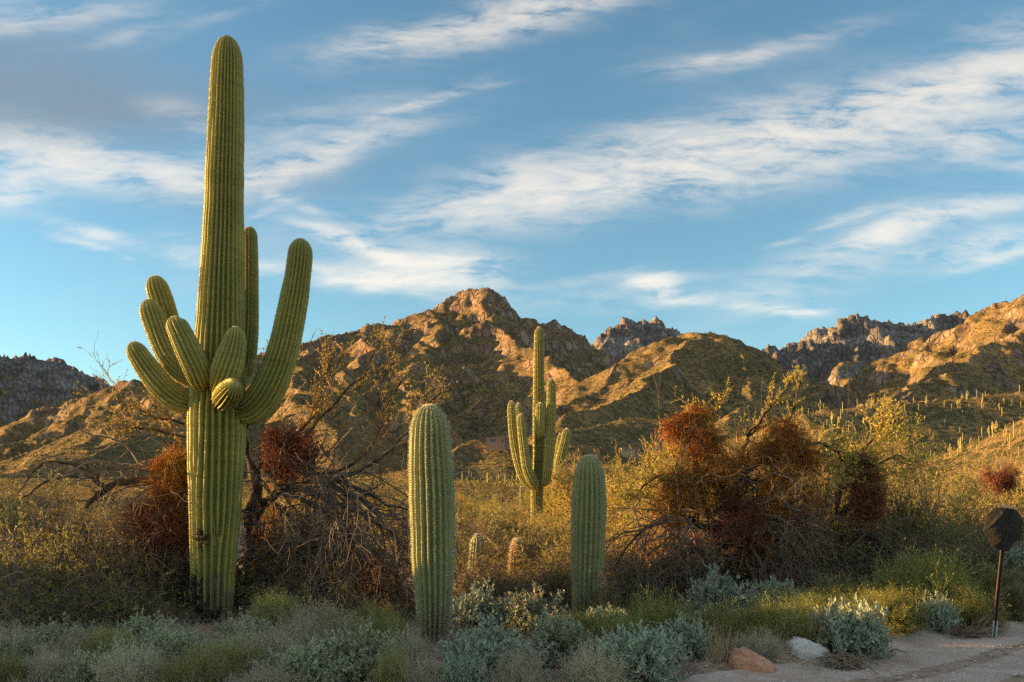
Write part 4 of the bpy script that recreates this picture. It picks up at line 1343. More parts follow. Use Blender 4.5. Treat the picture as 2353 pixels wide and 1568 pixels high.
def rust_tree():
    rng = np.random.default_rng(18)
    loc = (*P(1650, 1390, 13.6)[:2], 0)
    root = thing('mesquite_tree', 'gnarled tree hung with rust-coloured clumps at right, golden at the top and dark below', 'tree', loc)
    trunk = [
        [(1640, 1400, 13.6, 20), (1640, 1300, 13.6, 18), (1632, 1220, 13.6, 16), (1660, 1150, 13.6, 14), (1700, 1092, 13.6, 11), (1760, 1052, 13.6, 9), (1830, 1032, 13.6, 7), (1900, 1050, 13.6, 4)],
        [(1900, 1400, 14.0, 16), (1890, 1300, 14.0, 14), (1900, 1210, 14.0, 12), (1930, 1130, 14.0, 9), (1920, 1060, 14.0, 6)],
    ]
    limb = [
        [(1635, 1225, 13.6, 12), (1615, 1150, 13.5, 10), (1600, 1080, 13.5, 7), (1590, 1000, 13.5, 4)],
        [(1665, 1145, 13.6, 9), (1640, 1100, 13.5, 7), (1620, 1020, 13.5, 5), (1640, 950, 13.5, 2.5), (1648, 905, 13.5, 1.4)],
        [(1700, 1092, 13.6, 7), (1715, 1020, 13.7, 5), (1755, 960, 13.8, 3), (1765, 895, 13.8, 1.6)],
        [(1760, 1052, 13.6, 6), (1800, 980, 13.6, 4), (1825, 930, 13.6, 2.5), (1838, 868, 13.6, 1.4)],
        [(1715, 1000, 13.7, 4), (1760, 950, 13.5, 3), (1800, 910, 13.4, 2), (1815, 872, 13.4, 1.2)],
        [(1900, 1210, 14, 9), (1960, 1150, 14, 7), (1990, 1090, 14, 5), (2050, 1050, 14, 3), (2110, 1060, 14, 1.6)],
        [(1930, 1130, 14, 7), (1960, 1060, 14, 5), (2000, 1010, 14, 3), (2030, 960, 14, 1.5)],
        [(1900, 1250, 14, 10), (1980, 1230, 13.7, 8), (2050, 1270, 13.4, 5), (2110, 1300, 13.2, 3)],
        [(1640, 1230, 13.6, 9), (1580, 1190, 13.2, 7), (1510, 1200, 13, 5), (1450, 1250, 12.8, 3), (1410, 1310, 12.7, 2)],
        [(1635, 1200, 13.5, 9), (1690, 1180, 13.1, 7), (1760, 1200, 12.8, 5), (1820, 1260, 12.6, 3), (1850, 1330, 12.5, 2)],
        [(1620, 1150, 13.5, 8), (1560, 1110, 13.3, 6), (1510, 1100, 13.2, 4), (1470, 1130, 13.1, 2)],
        [(1700, 1092, 13.6, 8), (1740, 1110, 13.2, 6), (1800, 1130, 13.0, 4), (1850, 1180, 12.9, 2.5)],
        [(1830, 1032, 13.6, 6), (1880, 1020, 13.5, 4), (1930, 1045, 13.4, 3), (1980, 1100, 13.3, 1.8)],
        [(1660, 1300, 13.5, 9), (1600, 1260, 13.0, 6), (1550, 1280, 12.7, 4), (1500, 1350, 12.5, 2)],
        [(1650, 1310, 13.5, 9), (1710, 1270, 13.0, 6), (1760, 1300, 12.7, 4), (1790, 1370, 12.5, 2)],
    ]
    a = Acc()
    p0, r0 = limbs_from(trunk, rng, 14, .02)
    tubes(a, p0, r0 * (1 + .12 * rng.normal(size=r0.shape)), 9)
    a.build('trunk', M['bark'], root, True, loc)
    a = Acc()
    p1, r1 = limbs_from(limb, rng, 12, .02)
    tubes(a, p1, r1, 6)
    a.build('limbs', M['bark'], root, True, loc)
    a, lf = Acc(), Acc()
    upi = [0, 5, 6, 10, 12]
    sq, sr = grow(rng, *sprout(rng, p1[1:5], r1[1:5], 16, .35, 1, .5, .2, (.10, .22), .5), 6, .15, .12)
    tubes(a, sq, np.maximum(sr, .003))
    sw, sr2 = grow(rng, *sprout(rng, sq, sr, 5, .2, 1, .6, .25, (.3, .6), .6), 4, .2, .08)
    tubes(a, sw, np.maximum(sr2, .0025))
    k1, k2 = along(rng, sw[rng.random(len(sw)) > .3], 6, .2, 1)
    leaves(lf, rng, k1, k2, .042, .019, jit=.7)
    q, r2 = grow(rng, *sprout(rng, np.concatenate([p1[upi], p0[:, 5:9].repeat(3, 1)]), np.concatenate([r1[upi], r0[:, 5:9].repeat(3, 1)]), 22, .2, 1, .75, .3, (.15, .42), .45), 6, .22, .04)
    tubes(a, q, np.clip(r2, .0035, .01))
    w, r3 = grow(rng, *sprout(rng, q, np.clip(r2, .0035, .008), 7, .2, 1, .7, .3, (.35, .7), .6), 5, .26, .03)
    tubes(a, w, np.maximum(r3, .0025))
    x, r4 = grow(rng, *sprout(rng, w, r3, 3, .2, 1, .7, .3, (.4, .8), .6), 4, .26, .03)
    tubes(a, x, np.maximum(r4, .002))
    k1, k2 = along(rng, x, 5, .1, 1)
    leaves(lf, rng, k1, k2, .052, .024, jit=.7)
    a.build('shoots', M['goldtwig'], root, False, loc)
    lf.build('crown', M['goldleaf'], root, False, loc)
    a, lf = Acc(), Acc()
    dn = [7, 8, 9, 11, 13, 14]
    q, r2 = grow(rng, *sprout(rng, p1[dn], r1[dn], 36, .1, 1, .9, .35, (.3, .75), .4), 8, .26, -.14)
    tubes(a, q, np.clip(r2, .004, .012), 4)
    w, r3 = grow(rng, *sprout(rng, q, np.clip(r2, .004, .01), 7, .15, 1, .7, .3, (.3, .8), .5), 6, .3, -.10)
    tubes(a, w, np.maximum(r3, .0028))
    x, r4 = grow(rng, *sprout(rng, w, r3, 3, .2, 1, .7, .3, (.4, .8), .6), 5, .3, -.04)
    tubes(a, x, np.maximum(r4, .002))
    k1, k2 = along(rng, x[rng.random(len(x)) > .6], 4, .2, 1)
    leaves(lf, rng, k1, k2, .036, .016, jit=.7)
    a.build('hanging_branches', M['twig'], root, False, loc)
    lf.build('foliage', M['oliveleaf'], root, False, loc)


rust_tree()


def mistletoe(px, py, Y, rx, rz, label, seed, mat='mistletoe'):
    rng = np.random.default_rng(seed)
    c = P(px, py, Y)
    n = int(300 + 1100 * (rx * rz) / 3600)
    rx, rz = rx / F * Y, rz / F * Y
    d = dome_dirs(rng, n, -1, 1)
    a = Acc()
    nb = 16
    cen = dome_dirs(rng, nb, -1, 1) * rng.uniform(.2, 1.05, (nb, 1)) * [rx, rx * .8, rz]
    wh = rng.integers(0, nb, n)
    sz = rng.uniform(.12, .38, nb)[wh][:, None]
    st = cen[wh] + d * (rng.random((n, 1)) ** .5) * sz * [rx, rx, rz]
    p, r = grow(rng, st, d + [0, 0, -.35], rng.uniform(.06, .20, n), np.full(n, .004), 5, .38, -.12)
    tubes(a, p, r)
    q, r2 = grow(rng, *sprout(rng, p, r, 5, .1, 1, .7, .3, (.4, .8), .7), 4, .3, -.05)
    tubes(a, q, np.maximum(r2, .0026))
    h_, r3 = grow(rng, cen[rng.integers(0, nb, 70)] + rng.normal(0, .25, (70, 3)) * [rx, rx, rz * .6], rng.normal(size=(70, 3)) + [0, 0, -.8], rng.uniform(.2, .55, 70), np.full(70, .004), 8, .3, -.16)
    tubes(a, h_, r3)
    q, r2 = grow(rng, *sprout(rng, h_, r3, 6, .2, 1, .7, .3, (.15, .35), .7), 4, .3, -.05)
    tubes(a, q, np.maximum(r2, .0024))
    o = a.build('mistletoe', M[mat])
    o.location = c
    tag(o, label, 'mistletoe')


for i_, (px, py, Y, rx, rz, mt, lab) in enumerate((
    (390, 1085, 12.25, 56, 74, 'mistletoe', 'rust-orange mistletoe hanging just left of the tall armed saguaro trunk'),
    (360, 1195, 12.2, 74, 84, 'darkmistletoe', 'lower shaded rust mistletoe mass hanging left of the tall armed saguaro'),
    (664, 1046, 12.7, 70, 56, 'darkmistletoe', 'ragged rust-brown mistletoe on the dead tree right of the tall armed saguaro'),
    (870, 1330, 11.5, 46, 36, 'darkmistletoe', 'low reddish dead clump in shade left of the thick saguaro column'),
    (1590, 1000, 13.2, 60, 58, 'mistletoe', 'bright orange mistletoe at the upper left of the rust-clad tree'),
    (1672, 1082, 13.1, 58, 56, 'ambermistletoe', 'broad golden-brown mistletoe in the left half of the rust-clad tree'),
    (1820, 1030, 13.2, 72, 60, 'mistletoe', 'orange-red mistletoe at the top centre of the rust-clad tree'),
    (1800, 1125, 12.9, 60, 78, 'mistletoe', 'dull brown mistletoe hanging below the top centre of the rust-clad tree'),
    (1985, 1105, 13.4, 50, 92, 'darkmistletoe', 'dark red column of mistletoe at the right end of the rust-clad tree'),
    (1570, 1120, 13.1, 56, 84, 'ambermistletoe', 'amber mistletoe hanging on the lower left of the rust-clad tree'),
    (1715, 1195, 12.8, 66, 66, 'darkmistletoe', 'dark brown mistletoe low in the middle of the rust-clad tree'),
    (2305, 1098, 19.0, 40, 34, 'darkmistletoe', 'small dark maroon mistletoe clump above the covered road sign'),
)):
    mistletoe(px, py, Y, rx, rz, lab, 60 + i_, mt)

BR = [make_brush(s_, M['dryleaf'], M['twig']) for s_ in (101, 102, 103)]
BRD = [make_brush(s_, M['oliveleaf'], M['twig'], 5, -.10, bare=.5) for s_ in (104, 105)]
BRG = [make_brush(s_, M['goldleaf'], M['goldtwig'], 6, .02, bare=.15) for s_ in (106, 107)]
BRR = [make_brush(s_, M['mistletoe'], M['twig'], 4, -.12, bare=.3) for s_ in (108, 109)]
BT = [make_bushtree(s_, M[m_], M['goldtwig']) for s_, m_ in ((111, 'goldleaf'), (112, 'dryleaf'), (113, 'goldleaf'))]
BTO = [make_bushtree(s_, M['oliveleaf'], M['twig']) for s_ in (114, 115)]
SB = [make_brittlebush(s_, M['silver']) for s_ in (121, 122, 123)]
SG = [make_brittlebush(s_, M['greygreen'], 170, .05) for s_ in (124, 125)]
BM = [make_broom(s_, M['broom']) for s_ in (131, 132, 133)]
LM = [make_broom(s_, M['lime'], 220, 9, 10, 1.3) for s_ in (134, 135)]
GR = [make_broom(s_, M['grey'], 150, 8, 7, 1.5) for s_ in (136, 137)]
rngp = np.random.default_rng(99)


def put(protos, px, top, base, wid, label, cat, name, H0, W0, Y=None, group=None):
    """stand a plant with its foot at photo height 'base' (or depth Y), its top at 'top' and its width 'wid' in px"""
    if Y is None:
        Y = depth(base)
    x = (px - CX) / F * Y
    z = float(ground_z(x, Y))
    h = CH + (HZ - top) / F * Y - z
    w = wid / F * Y
    pr = protos[int(rngp.integers(0, len(protos)))]
    H0, W0 = pr.H, pr.W
    o = pr.place((x, Y, z - .02), (w / W0, w / W0, max(h, .12) / H0), rngp.uniform(0, 6.28), label, cat, group)
    o.name = name
    return o


for a_ in (
    (SB, 1130, 1442, 1556, 240, 'big silver-leaved brittlebush at the foot of the thick saguaro column'),
    (SB, 1460, 1448, 1575, 200, 'silver brittlebush around a pinkish rock, centre of the front row'),
    (SB, 1655, 1322, 1432, 190, 'silver brittlebush below the dark hanging twigs of the rust-clad tree'),
    (SB, 1880, 1306, 1395, 170, 'pale silver brittlebush standing below the right half of the rust-clad tree'),
    (SB, 1950, 1388, 1512, 175, 'dark silver brittlebush with bold leaves at the road edge behind the white rock'),
    (SB, 2152, 1374, 1464, 100, 'small silver brittlebush at the berm left of the covered road sign'),
    (SB, 2235, 1245, 1345, 190, 'wide silver brittlebush in shade directly behind the covered road sign'),
    (SB, 2345, 1262, 1375, 150, 'silver brittlebush at the right edge behind the covered road sign'),
    (SB, 2330, 1345, 1430, 70, 'small silver brittlebush sprig right of the sign post'),
    (SG, 385, 1448, 1545, 190, 'pale grey-green brittlebush before the foot of the tall armed saguaro'),
    (SG, 215, 1500, 1590, 130, 'low grey-green brittlebush in the lower left corner'),
    (SG, 830, 1450, 1570, 220, 'dull grey-green bush in the front row left of the thick saguaro column'),
    (SG, 15, 1470, 1560, 90, 'grey-green brittlebush at the bottom of the left picture edge'),
    (SB, 1095, 1352, 1450, 150, 'shaded silver bush just right behind the thick saguaro column'),
    (SG, 1215, 1362, 1455, 190, 'dim grey-green bush between the two thick saguaro columns'),
    (SG, 1290, 1420, 1530, 170, 'grey-green bush in front of the short green saguaro column'),
    (SB, 1070, 1500, 1600, 120, 'silver brittlebush at the bottom below the thick saguaro column'),
    (SG, 700, 1480, 1590, 180, 'grey-green bush at the bottom, below the gap right of the tall armed saguaro'),
    (SG, 330, 1420, 1500, 170, 'grey-green bush under the dark brush left of the tall saguaro foot'),
    (SG, 120, 1435, 1515, 170, 'grey-green bush under the low leafy brush at left'),
    (SG, 570, 1420, 1500, 160, 'grey-green bush touching the right side of the tall saguaro foot'),
    (SG, 770, 1465, 1545, 170, 'grey-green bush in front of the soft yellow-green shrub'),
    (SG, 480, 1470, 1560, 150, 'grey-green bush right in front of the tall saguaro foot'),
    (SB, 1570, 1425, 1530, 150, 'silver brittlebush between the pinkish rock and the dry grass tuft'),
    (SB, 1780, 1335, 1425, 130, 'small silver brittlebush between the two larger ones below the rust-clad tree'),
    (SB, 1390, 1400, 1480, 120, 'small silver brittlebush right of the short green saguaro column'),
):
    put(*a_, 'brittlebush', 'brittlebush', .50, 1.05)
for a_ in (
    (BM, 2130, 1288, 1432, 270, 'largest green broom shrub, rounded, left of the covered road sign'),
    (BM, 2030, 1362, 1470, 190, 'green broom shrub between the bold-leaved brittlebush and the largest broom shrub'),
    (BM, 1775, 1388, 1500, 210, 'olive green broom shrub behind the white and red rocks'),
    (BM, 1880, 1370, 1455, 190, 'yellowish green broom shrub behind the bold-leaved brittlebush'),
    (BM, 1520, 1385, 1500, 190, 'dark green broom shrub right of the short green saguaro column'),
    (BM, 2300, 1318, 1425, 170, 'green broom shrub right behind the sign post'),
    (LM, 632, 1370, 1452, 130, 'bright yellow-green shrub beside the foot of the tall armed saguaro'),
    (LM, 450, 1502, 1600, 180, 'yellow-green shrub at the bottom below the tall armed saguaro'),
    (LM, 20, 1510, 1600, 110, 'yellow-green shrub in the lower left corner'),
    (LM, 775, 1420, 1500, 150, 'soft yellow-green shrub halfway between tall saguaro and thick column'),
    (BM, 880, 1425, 1520, 150, 'green broom shrub left of the thick saguaro column'),
    (BM, 1330, 1415, 1490, 140, 'green broom shrub at the foot of the short green saguaro column'),
    (BM, 1640, 1405, 1505, 170, 'dark olive broom shrub left of the dry grass tuft'),
    (LM, 540, 1475, 1575, 170, 'pale yellow-green shrub below the grey-green bush at the tall saguaro foot'),
    (LM, 240, 1450, 1530, 150, 'yellow-green shrub between the grey-green bushes at lower left'),
    (LM, 860, 1395, 1475, 150, 'yellow-green shrub under the reddish dead clump'),
    (BM, 2215, 1355, 1450, 150, 'green broom shrub between the small brittlebush at the berm and the sign post'),
    (BM, 1940, 1345, 1440, 170, 'green broom shrub behind the dark bold-leaved brittlebush'),
    (BM, 1430, 1420, 1520, 160, 'olive broom shrub behind the pinkish rock'),
    (LM, 905, 1500, 1590, 110, 'small yellow-green shrub in the front row near the thick saguaro column'),
):
    put(*a_, 'broom_shrub', 'shrub', .62, 1.15)
for a_ in (
    (GR, 640, 1455, 1550, 200, 'grey beige shrub below the bright yellow-green shrub'),
    (GR, 820, 1430, 1510, 190, 'grey beige shrub between the soft yellow-green shrub and the thick column'),
    (GR, 200, 1445, 1525, 190, 'grey dry shrub below the low leafy brush at left'),
    (GR, 420, 1440, 1515, 170, 'grey dry shrub before the small dark brush at the tall saguaro foot'),
    (GR, 40, 1440, 1520, 180, 'grey dry shrub at the left edge under the dark low brush'),
    (GR, 740, 1390, 1470, 180, 'grey dry shrub under the leafy brush right of the tall saguaro'),
    (GR, 570, 1450, 1560, 220, 'grey dry shrub in front of the tall armed saguaro foot'),
    (GR, 690, 1425, 1520, 180, 'grey dry shrub right of the bright yellow-green shrub'),
    (GR, 110, 1495, 1580, 180, 'grey dry shrub low in the left corner'),
    (GR, 935, 1455, 1545, 130, 'grey dry shrub touching the left side of the thick saguaro column'),
    (GR, 1740, 1452, 1530, 120, 'brownish dry shrub above the red rock'),
    (GR, 300, 1480, 1600, 160, 'grey dry shrub between the two grey-green bushes at lower left'),
    (GR, 1370, 1485, 1590, 150, 'dry brown shrub at the bottom centre'),
    (GR, 980, 1510, 1600, 120, 'dry grey shrub at the bottom below the thick saguaro column'),
    (GR, 600, 1530, 1620, 170, 'dry grey shrub on the bottom edge left of centre'),
    (GR, 1185, 1500, 1610, 140, 'dry grey shrub on the bottom edge under the big silver brittlebush'),
):
    put(*a_, 'dry_shrub', 'shrub', .62, 1.15)
for a_ in (
    (BRD, 25, 1205, None, 320, 'tangled olive brush at the left picture edge', 11.4),
    (BR, 130, 1205, None, 300, 'tangled brush under the arching limb of the dead tree', 12.1),
    (BRD, 235, 1205, None, 300, 'tangled brush below the sawn-looking limb at left', 12.4),
    (BR, 330, 1225, None, 280, 'tangled brush below the rust-orange mistletoe', 12.9),
    (BRD, 420, 1230, None, 260, 'dark bare brush behind the left side of the tall saguaro foot', 13.0),
    (BRD, 70, 1310, None, 320, 'dark low brush in the left corner', 10.3),
    (BR, 190, 1320, None, 300, 'low leafy brush left of the tall saguaro foot', 10.6),
    (BRD, 300, 1345, None, 290, 'dark twiggy brush just left of the tall saguaro foot', 10.9),
    (BRD, 385, 1390, None, 200, 'small dark brush touching the foot of the tall saguaro', 11.2),
    (BRD, 610, 1230, None, 260, 'dark bare brush right behind the tall saguaro foot', 12.9),
    (BR, 690, 1215, None, 290, 'leafy brush under the right limb of the dead tree', 12.7),
    (BR, 790, 1205, None, 280, 'leafy brush under the tip of the dead tree limb', 12.6),
    (BR, 880, 1250, None, 240, 'leafy brush close left of the thick saguaro column', 12.0),
    (BRD, 660, 1330, None, 240, 'low dark brush right of the tall saguaro foot', 12.0),
    (BR, 770, 1330, None, 240, 'low leafy brush above the soft yellow-green shrub', 11.5),
    (BRD, 850, 1370, None, 230, 'low dark brush beside the reddish dead clump', 11.1),
    (BRD, 1440, 1290, None, 220, 'dark twigs right of the short green saguaro column', 12.6),
    (BRD, 1530, 1255, None, 260, 'dark twigs below the amber mistletoe', 13.0),
    (BRD, 1625, 1240, None, 260, 'dark twigs at the foot of the rust-clad tree', 13.2),
    (BRD, 1720, 1235, None, 260, 'dark twigs below the middle of the rust-clad tree', 13.3),
    (BRD, 1815, 1225, None, 260, 'dark twigs below the dull brown mistletoe', 13.4),
    (BRD, 1910, 1215, None, 260, 'dark twigs below the dark red mistletoe', 13.6),
    (BRD, 2010, 1200, None, 260, 'dark twigs at the right foot of the rust-clad tree', 14.0),
    (BR, 1265, 1270, None, 220, 'sparse golden twigs in front of the candelabra saguaro', 15.5),
    (BR, 1180, 1320, None, 200, 'sparse twigs beside the small grey saguaro', 14.0),
    (BRG, 1310, 1235, None, 200, 'golden brush left behind the short green saguaro column', 17.0),
    (BRG, 1450, 1180, None, 220, 'golden brush right behind the short green saguaro column', 17.5),
    (BRG, 1520, 1150, None, 220, 'golden brush left of the rust-clad tree', 18.5),
    (BRR, 415, 1165, None, 210, 'rusty dry brush behind the left side of the tall saguaro trunk', 12.9),
    (BRR, 640, 1150, None, 240, 'rusty dry brush under the ragged mistletoe right of the tall saguaro', 13.2),
    (BRR, 850, 1300, None, 190, 'low rusty brush around the reddish dead clump', 11.6),
    (BRR, 1760, 1190, None, 230, 'rusty dry brush in the shade under the rust-clad tree', 13.1),
    (BR, 1075, 1195, None, 280, 'tangled olive brush right behind the thick saguaro column', 18.5),
    (BR, 1155, 1185, None, 280, 'tangled olive brush below the knoll house', 20.5),
    (BR, 1213, 1232, None, 230, 'tangled brush left of the candelabra saguaro foot', 17.6),
    (BR, 1288, 1205, None, 250, 'tangled brush right of the candelabra saguaro foot', 19.2),
    (BRD, 1120, 1300, None, 230, 'dull bare brush before the small grey saguaro', 13.6),
    (BRD, 1205, 1335, None, 240, 'dull low brush in the dip between the two thick columns', 12.6),
    (BR, 1275, 1300, None, 220, 'olive brush left of the short green saguaro column', 13.4),
    (BRR, 1555, 1075, None, 230, 'rusty brush under the bright orange mistletoe', 14.0),
    (BRR, 1705, 1062, None, 240, 'rusty brush in the middle of the rust-clad tree', 14.4),
    (BRR, 1890, 1085, None, 240, 'rusty brush left beside the dark red mistletoe column', 14.6),
    (BR, 1630, 1085, None, 250, 'olive brush filling the left half of the rust-clad tree', 14.7),
    (BR, 1800, 1072, None, 260, 'olive brush filling the right half of the rust-clad tree', 14.9),
    (BR, 2065, 1112, None, 250, 'tall olive brush right of the dark red mistletoe column', 14.8),
    (BRD, 1110, 1275, None, 170, 'bare twigs around the small grey saguaro', 15.2),
    (BRG, 1140, 1255, None, 220, 'golden brush behind the small grey saguaro', 19.0),
    (BRD, 1245, 1310, None, 200, 'dark twigs between the thick column and the short green column', 13.2),
    (BRG, 1600, 1120, None, 260, 'golden brush behind the left trunk of the rust-clad tree', 15.5),
    (BRG, 1740, 1110, None, 260, 'golden brush behind the middle of the rust-clad tree', 16.0),
    (BRG, 1870, 1110, None, 260, 'golden brush behind the right half of the rust-clad tree', 16.2),
    (BR, 2080, 1190, None, 260, 'olive brush right of the rust-clad tree', 15.0),
    (BR, 2190, 1210, None, 240, 'olive brush left above the covered road sign', 14.5),
    (BR, 110, 1250, None, 320, 'leafy brush in the left third, in front of the arching limb', 11.2),
    (BR, 280, 1270, None, 280, 'leafy brush left of the tall saguaro, below the lower mistletoe mass', 11.7),
    (BR, 1385, 1330, None, 110, 'small leafy twigs crossing the foot of the short green saguaro column', 11.2),
):
    put(a_[0], a_[1], a_[2], a_[3], a_[4], a_[5], 'brush', 'brush', 1.15, 2.3, a_[6])
GOLD = [(1075, 1165, 38), (1120, 1152, 45), (1160, 1165, 40), (1090, 1218, 24), (1150, 1228, 21), (1252, 1182, 27), (1275, 1185, 26), (1205, 1192, 23.5), (1235, 1215, 20.5), (1170, 1200, 27), (1290, 1090, 32.5), (1318, 1075, 33.5), (1262, 1125, 34), (1320, 1190, 24),
        (1345, 1112, 31), (1400, 1078, 30), (1440, 1062, 33), (1480, 1052, 28), (1530, 1055, 26), (1560, 1095, 22), (1600, 1030, 24), (1700, 1018, 27),
        (1760, 1000, 31), (1850, 1008, 31), (1960, 1015, 33), (2040, 1008, 35), (2100, 1045, 30), (2180, 1088, 28), (2260, 1092, 26), (2340, 1078, 28),
        (620, 1100, 42), (700, 1092, 40), (800, 1105, 38), (880, 1108, 34), (935, 1128, 28), (960, 1185, 20), (1050, 1185, 30), (1200, 1170, 48), (1225, 1160, 52)]
OLIV = [(2060, 1085, 22), (2150, 1110, 20), (2235, 1135, 19), (2325, 1150, 18), (2080, 1190, 16.5), (2195, 1200, 15.8), (1990, 1120, 19), (2290, 1210, 15.2), (2120, 1150, 17.5), (1180, 1235, 18.5), (1225, 1262, 17.2),
        (30, 1145, 42), (120, 1135, 44), (250, 1128, 48), (350, 1118, 44), (60, 1160, 26), (180, 1158, 28), (300, 1150, 25)]
for pr_, lst_, nm_ in ((BT, GOLD, 'golden'), (BTO, OLIV, 'olive')):
    for (px, top, Y) in lst_:
        side_ = ('at the left edge' if px < 200 else 'behind the dead tree' if px < 900 else 'left of the candelabra saguaro' if px < 1235 else 'right of the candelabra saguaro' if px < 1420
                 else 'left behind the rust-clad tree' if px < 1620 else 'behind the rust-clad tree' if px < 2010 else 'right of the rust-clad tree' if px < 2220 else 'above the covered road sign')
        how_ = 'low' if top > 1150 else 'tall' if top < 1060 else 'bushy'
        far_ = 'far' if Y > 36 else 'near' if Y < 23 else ''
        put(pr_, px, top, None, (2.9 / Y * F) * rngp.uniform(.75, 1.1) * (1 if Y < 25 else 1.15), f'{how_} {nm_} bush tree {(far_ + " ") if far_ else ""}{side_}', 'bushy tree', 'bushy_tree', 2.35, 2.9, Y, f'{nm_} bush trees {side_}')
for k_ in range(70):     # bushes farther out on the flats
    Y = 40 + 46 * rngp.random()
    px = rngp.uniform(-60, 2420)
    x = (px - CX) / F * Y
    h = rngp.uniform(1.0, 2.1)
    z = float(ground_z(x, Y))
    put(BT + BTO, px, HZ - (z + h - CH) / Y * F, None, h * 1.35 / Y * F, 'small bush on the sunlit flats beyond the near trees', 'bushy tree', 'bushy_tree', 2.35, 2.9, Y, 'bushes on the flats')

for pr in BR + BRD + BRR + BRG + BT + BTO + SB + SG + BM + LM + GR:     # a kind that found no spot is left out
    if not pr.used:
        for o in list(pr.o.children) + [pr.o]:
            bpy.data.objects.remove(o)


# ------------------------------------------------------------------ rocks, grass, debris, sign
def rock(px, py, Y, hx, hy, hz, seed, mat, label, shape=None, rot=0.0):
    n, m = 48, 32
    u, v = np.meshgrid(np.linspace(0, 2 * pi, n, endpoint=False), np.linspace(0.02, pi - .02, m))
    d = np.stack([np.cos(u) * np.sin(v), np.sin(u) * np.sin(v), np.cos(v)], -1)
    sgn = np.sign(d) * np.abs(d) ** .66
    r = 1 + .13 * fbm(d[..., 0] * 1.4 + seed, d[..., 1] * 1.4 + d[..., 2] * 1.7, 4, seed) + .055 * ridged(d[..., 0] * 3.4 + seed, d[..., 2] * 4 + d[..., 1] * 2, 3, seed)
    V = sgn * r[..., None] * [hx, hy, hz]
    if shape:
        V = shape(V, hx, hz)
    c, s_ = cos(rot), sin(rot)
    V = np.stack([V[..., 0] * c - V[..., 1] * s_, V[..., 0] * s_ + V[..., 1] * c, V[..., 2]], -1)
    i = np.arange(n * m).reshape(m, n)
    nx = np.roll(i, -1, 1)
    a = Acc()
    a.add(V, np.stack([i[:-1], i[1:], nx[1:], nx[:-1]], -1).reshape(-1, 4))
    o = a.build('rock', mat, None, True)
    b = P(px, py, Y)
    b[2] = max(b[2], float(ground_z(b[0], Y)) + .015)
    o.location = b
    tag(o, label, 'rock')


def rock_mat(name, a, b, stain):
    m, t, out = new_mat(name)
    tc = t.n('ShaderNodeTexCoord')
    ob = tc.outputs['Object']
    col = t.mix(t.ramp(t.noise(ob, 9, 8, .7), .35, .65), a, b)
    col = t.mix(t.ramp(t.noise(ob, 5, 6, .75), .60, .68), col, stain)
    p = t.n('ShaderNodeBsdfPrincipled')
    t.put(p.inputs['Base Color'], col)
    p.inputs['Roughness'].default_value = .85
    bp = t.n('ShaderNodeBump')
    bp.inputs['Strength'].default_value = .5
    bp.inputs['Distance'].default_value = .02
    t.put(bp.inputs['Height'], t.noise(ob, 28, 8, .7))
    t.t.links.new(bp.outputs[0], p.inputs['Normal'])
    t.t.links.new(p.outputs[0], out.inputs[0])
    return m


M['whiterock'] = rock_mat('pale_granite', (.50, .47, .43), (.60, .57, .53), (.26, .24, .22))
M['redrock'] = rock_mat('red_stone', (.42, .20, .12), (.50, .27, .17), (.55, .45, .36))


def slope_right(V, hx, hz):
    V = V.copy()
    V[..., 2] -= np.clip(V[..., 0] / hx + .35, 0, 2) * hz * .55 * (V[..., 2] > -hz * .3)
    return V


rock(1858, 1510, 8.75, .205, .16, .155, 3, M['whiterock'], 'pale grey boulder with a rounded top, sloping right, at the road edge', slope_right, .1)
rock(1728, 1555, 8.15, .215, .15, .165, 7, M['redrock'], 'flat-topped reddish rock beside the dry grass tuft', slope_right, -.1)
rock(1493, 1505, 8.5, .105, .10, .095, 11, M['redrock'], 'small pinkish rock half hidden in the silver brittlebush', None, .4)


def grass_tuft(px, base, h, n, label, seed, spread=.05, mat='straw'):
    rng = np.random.default_rng(seed)
    Y = depth(base)
    b = P(px, base, Y)
    b[2] = float(ground_z(b[0], Y))
    st = rng.normal(0, spread, (n, 3)) * [1, 1, 0]
    d = norm(np.stack([rng.normal(0, .22, n), rng.normal(0, .22, n), np.ones(n)], 1) + st * 2.5)
    p, r = grow(rng, st, d, rng.uniform(.4, 1.05, n) * h, np.full(n, .0022), 6, .07, -.01, .3)
    a = Acc()
    tubes(a, p, r)
    o = a.build('grass_tuft', M[mat])
    o.location = b
    tag(o, label, 'grass tuft')


grass_tuft(1655, 1545, .40, 130, 'upright tuft of pale straw grass left of the red rock', 5)
grass_tuft(1618, 1535, .20, 90, 'low sparse dry grass left of the upright straw tuft', 6, .09, 'grey')
grass_tuft(1768, 1520, .28, 70, 'thin straw grass between the red rock and the white boulder', 7, .07)
grass_tuft(1868, 1545, .13, 60, 'short wispy grass in front of the white boulder', 8, .08, 'grey')


def debris(px, base, wx, wy, n, label, seed, name='dead_branches'):
    rng = np.random.default_rng(seed)
    Y = depth(base)
    b = P(px, base, Y)
    b[2] = float(ground_z(b[0], Y)) + .01
    st = rng.normal(0, .4, (n, 3)) * [wx, wy, .0] + [0, 0, .02]
    st[:, 2] += rng.uniform(0, .07, n)
    d = norm(np.stack([rng.normal(1, .6, n) * np.sign(rng.normal(size=n)), rng.normal(0, .5, n), rng.normal(.05, .2, n)], 1))
    p, r = grow(rng, st, d, rng.uniform(.08, .28, n), rng.uniform(.003, .011, n), 6, .32, -.04, .5)
    p[..., 2] = np.maximum(p[..., 2], .004)
    a = Acc()
    tubes(a, p, r, 4)
    o = a.build(name, M['brown'])
    o.location = b
    tag(o, label, 'dead wood')


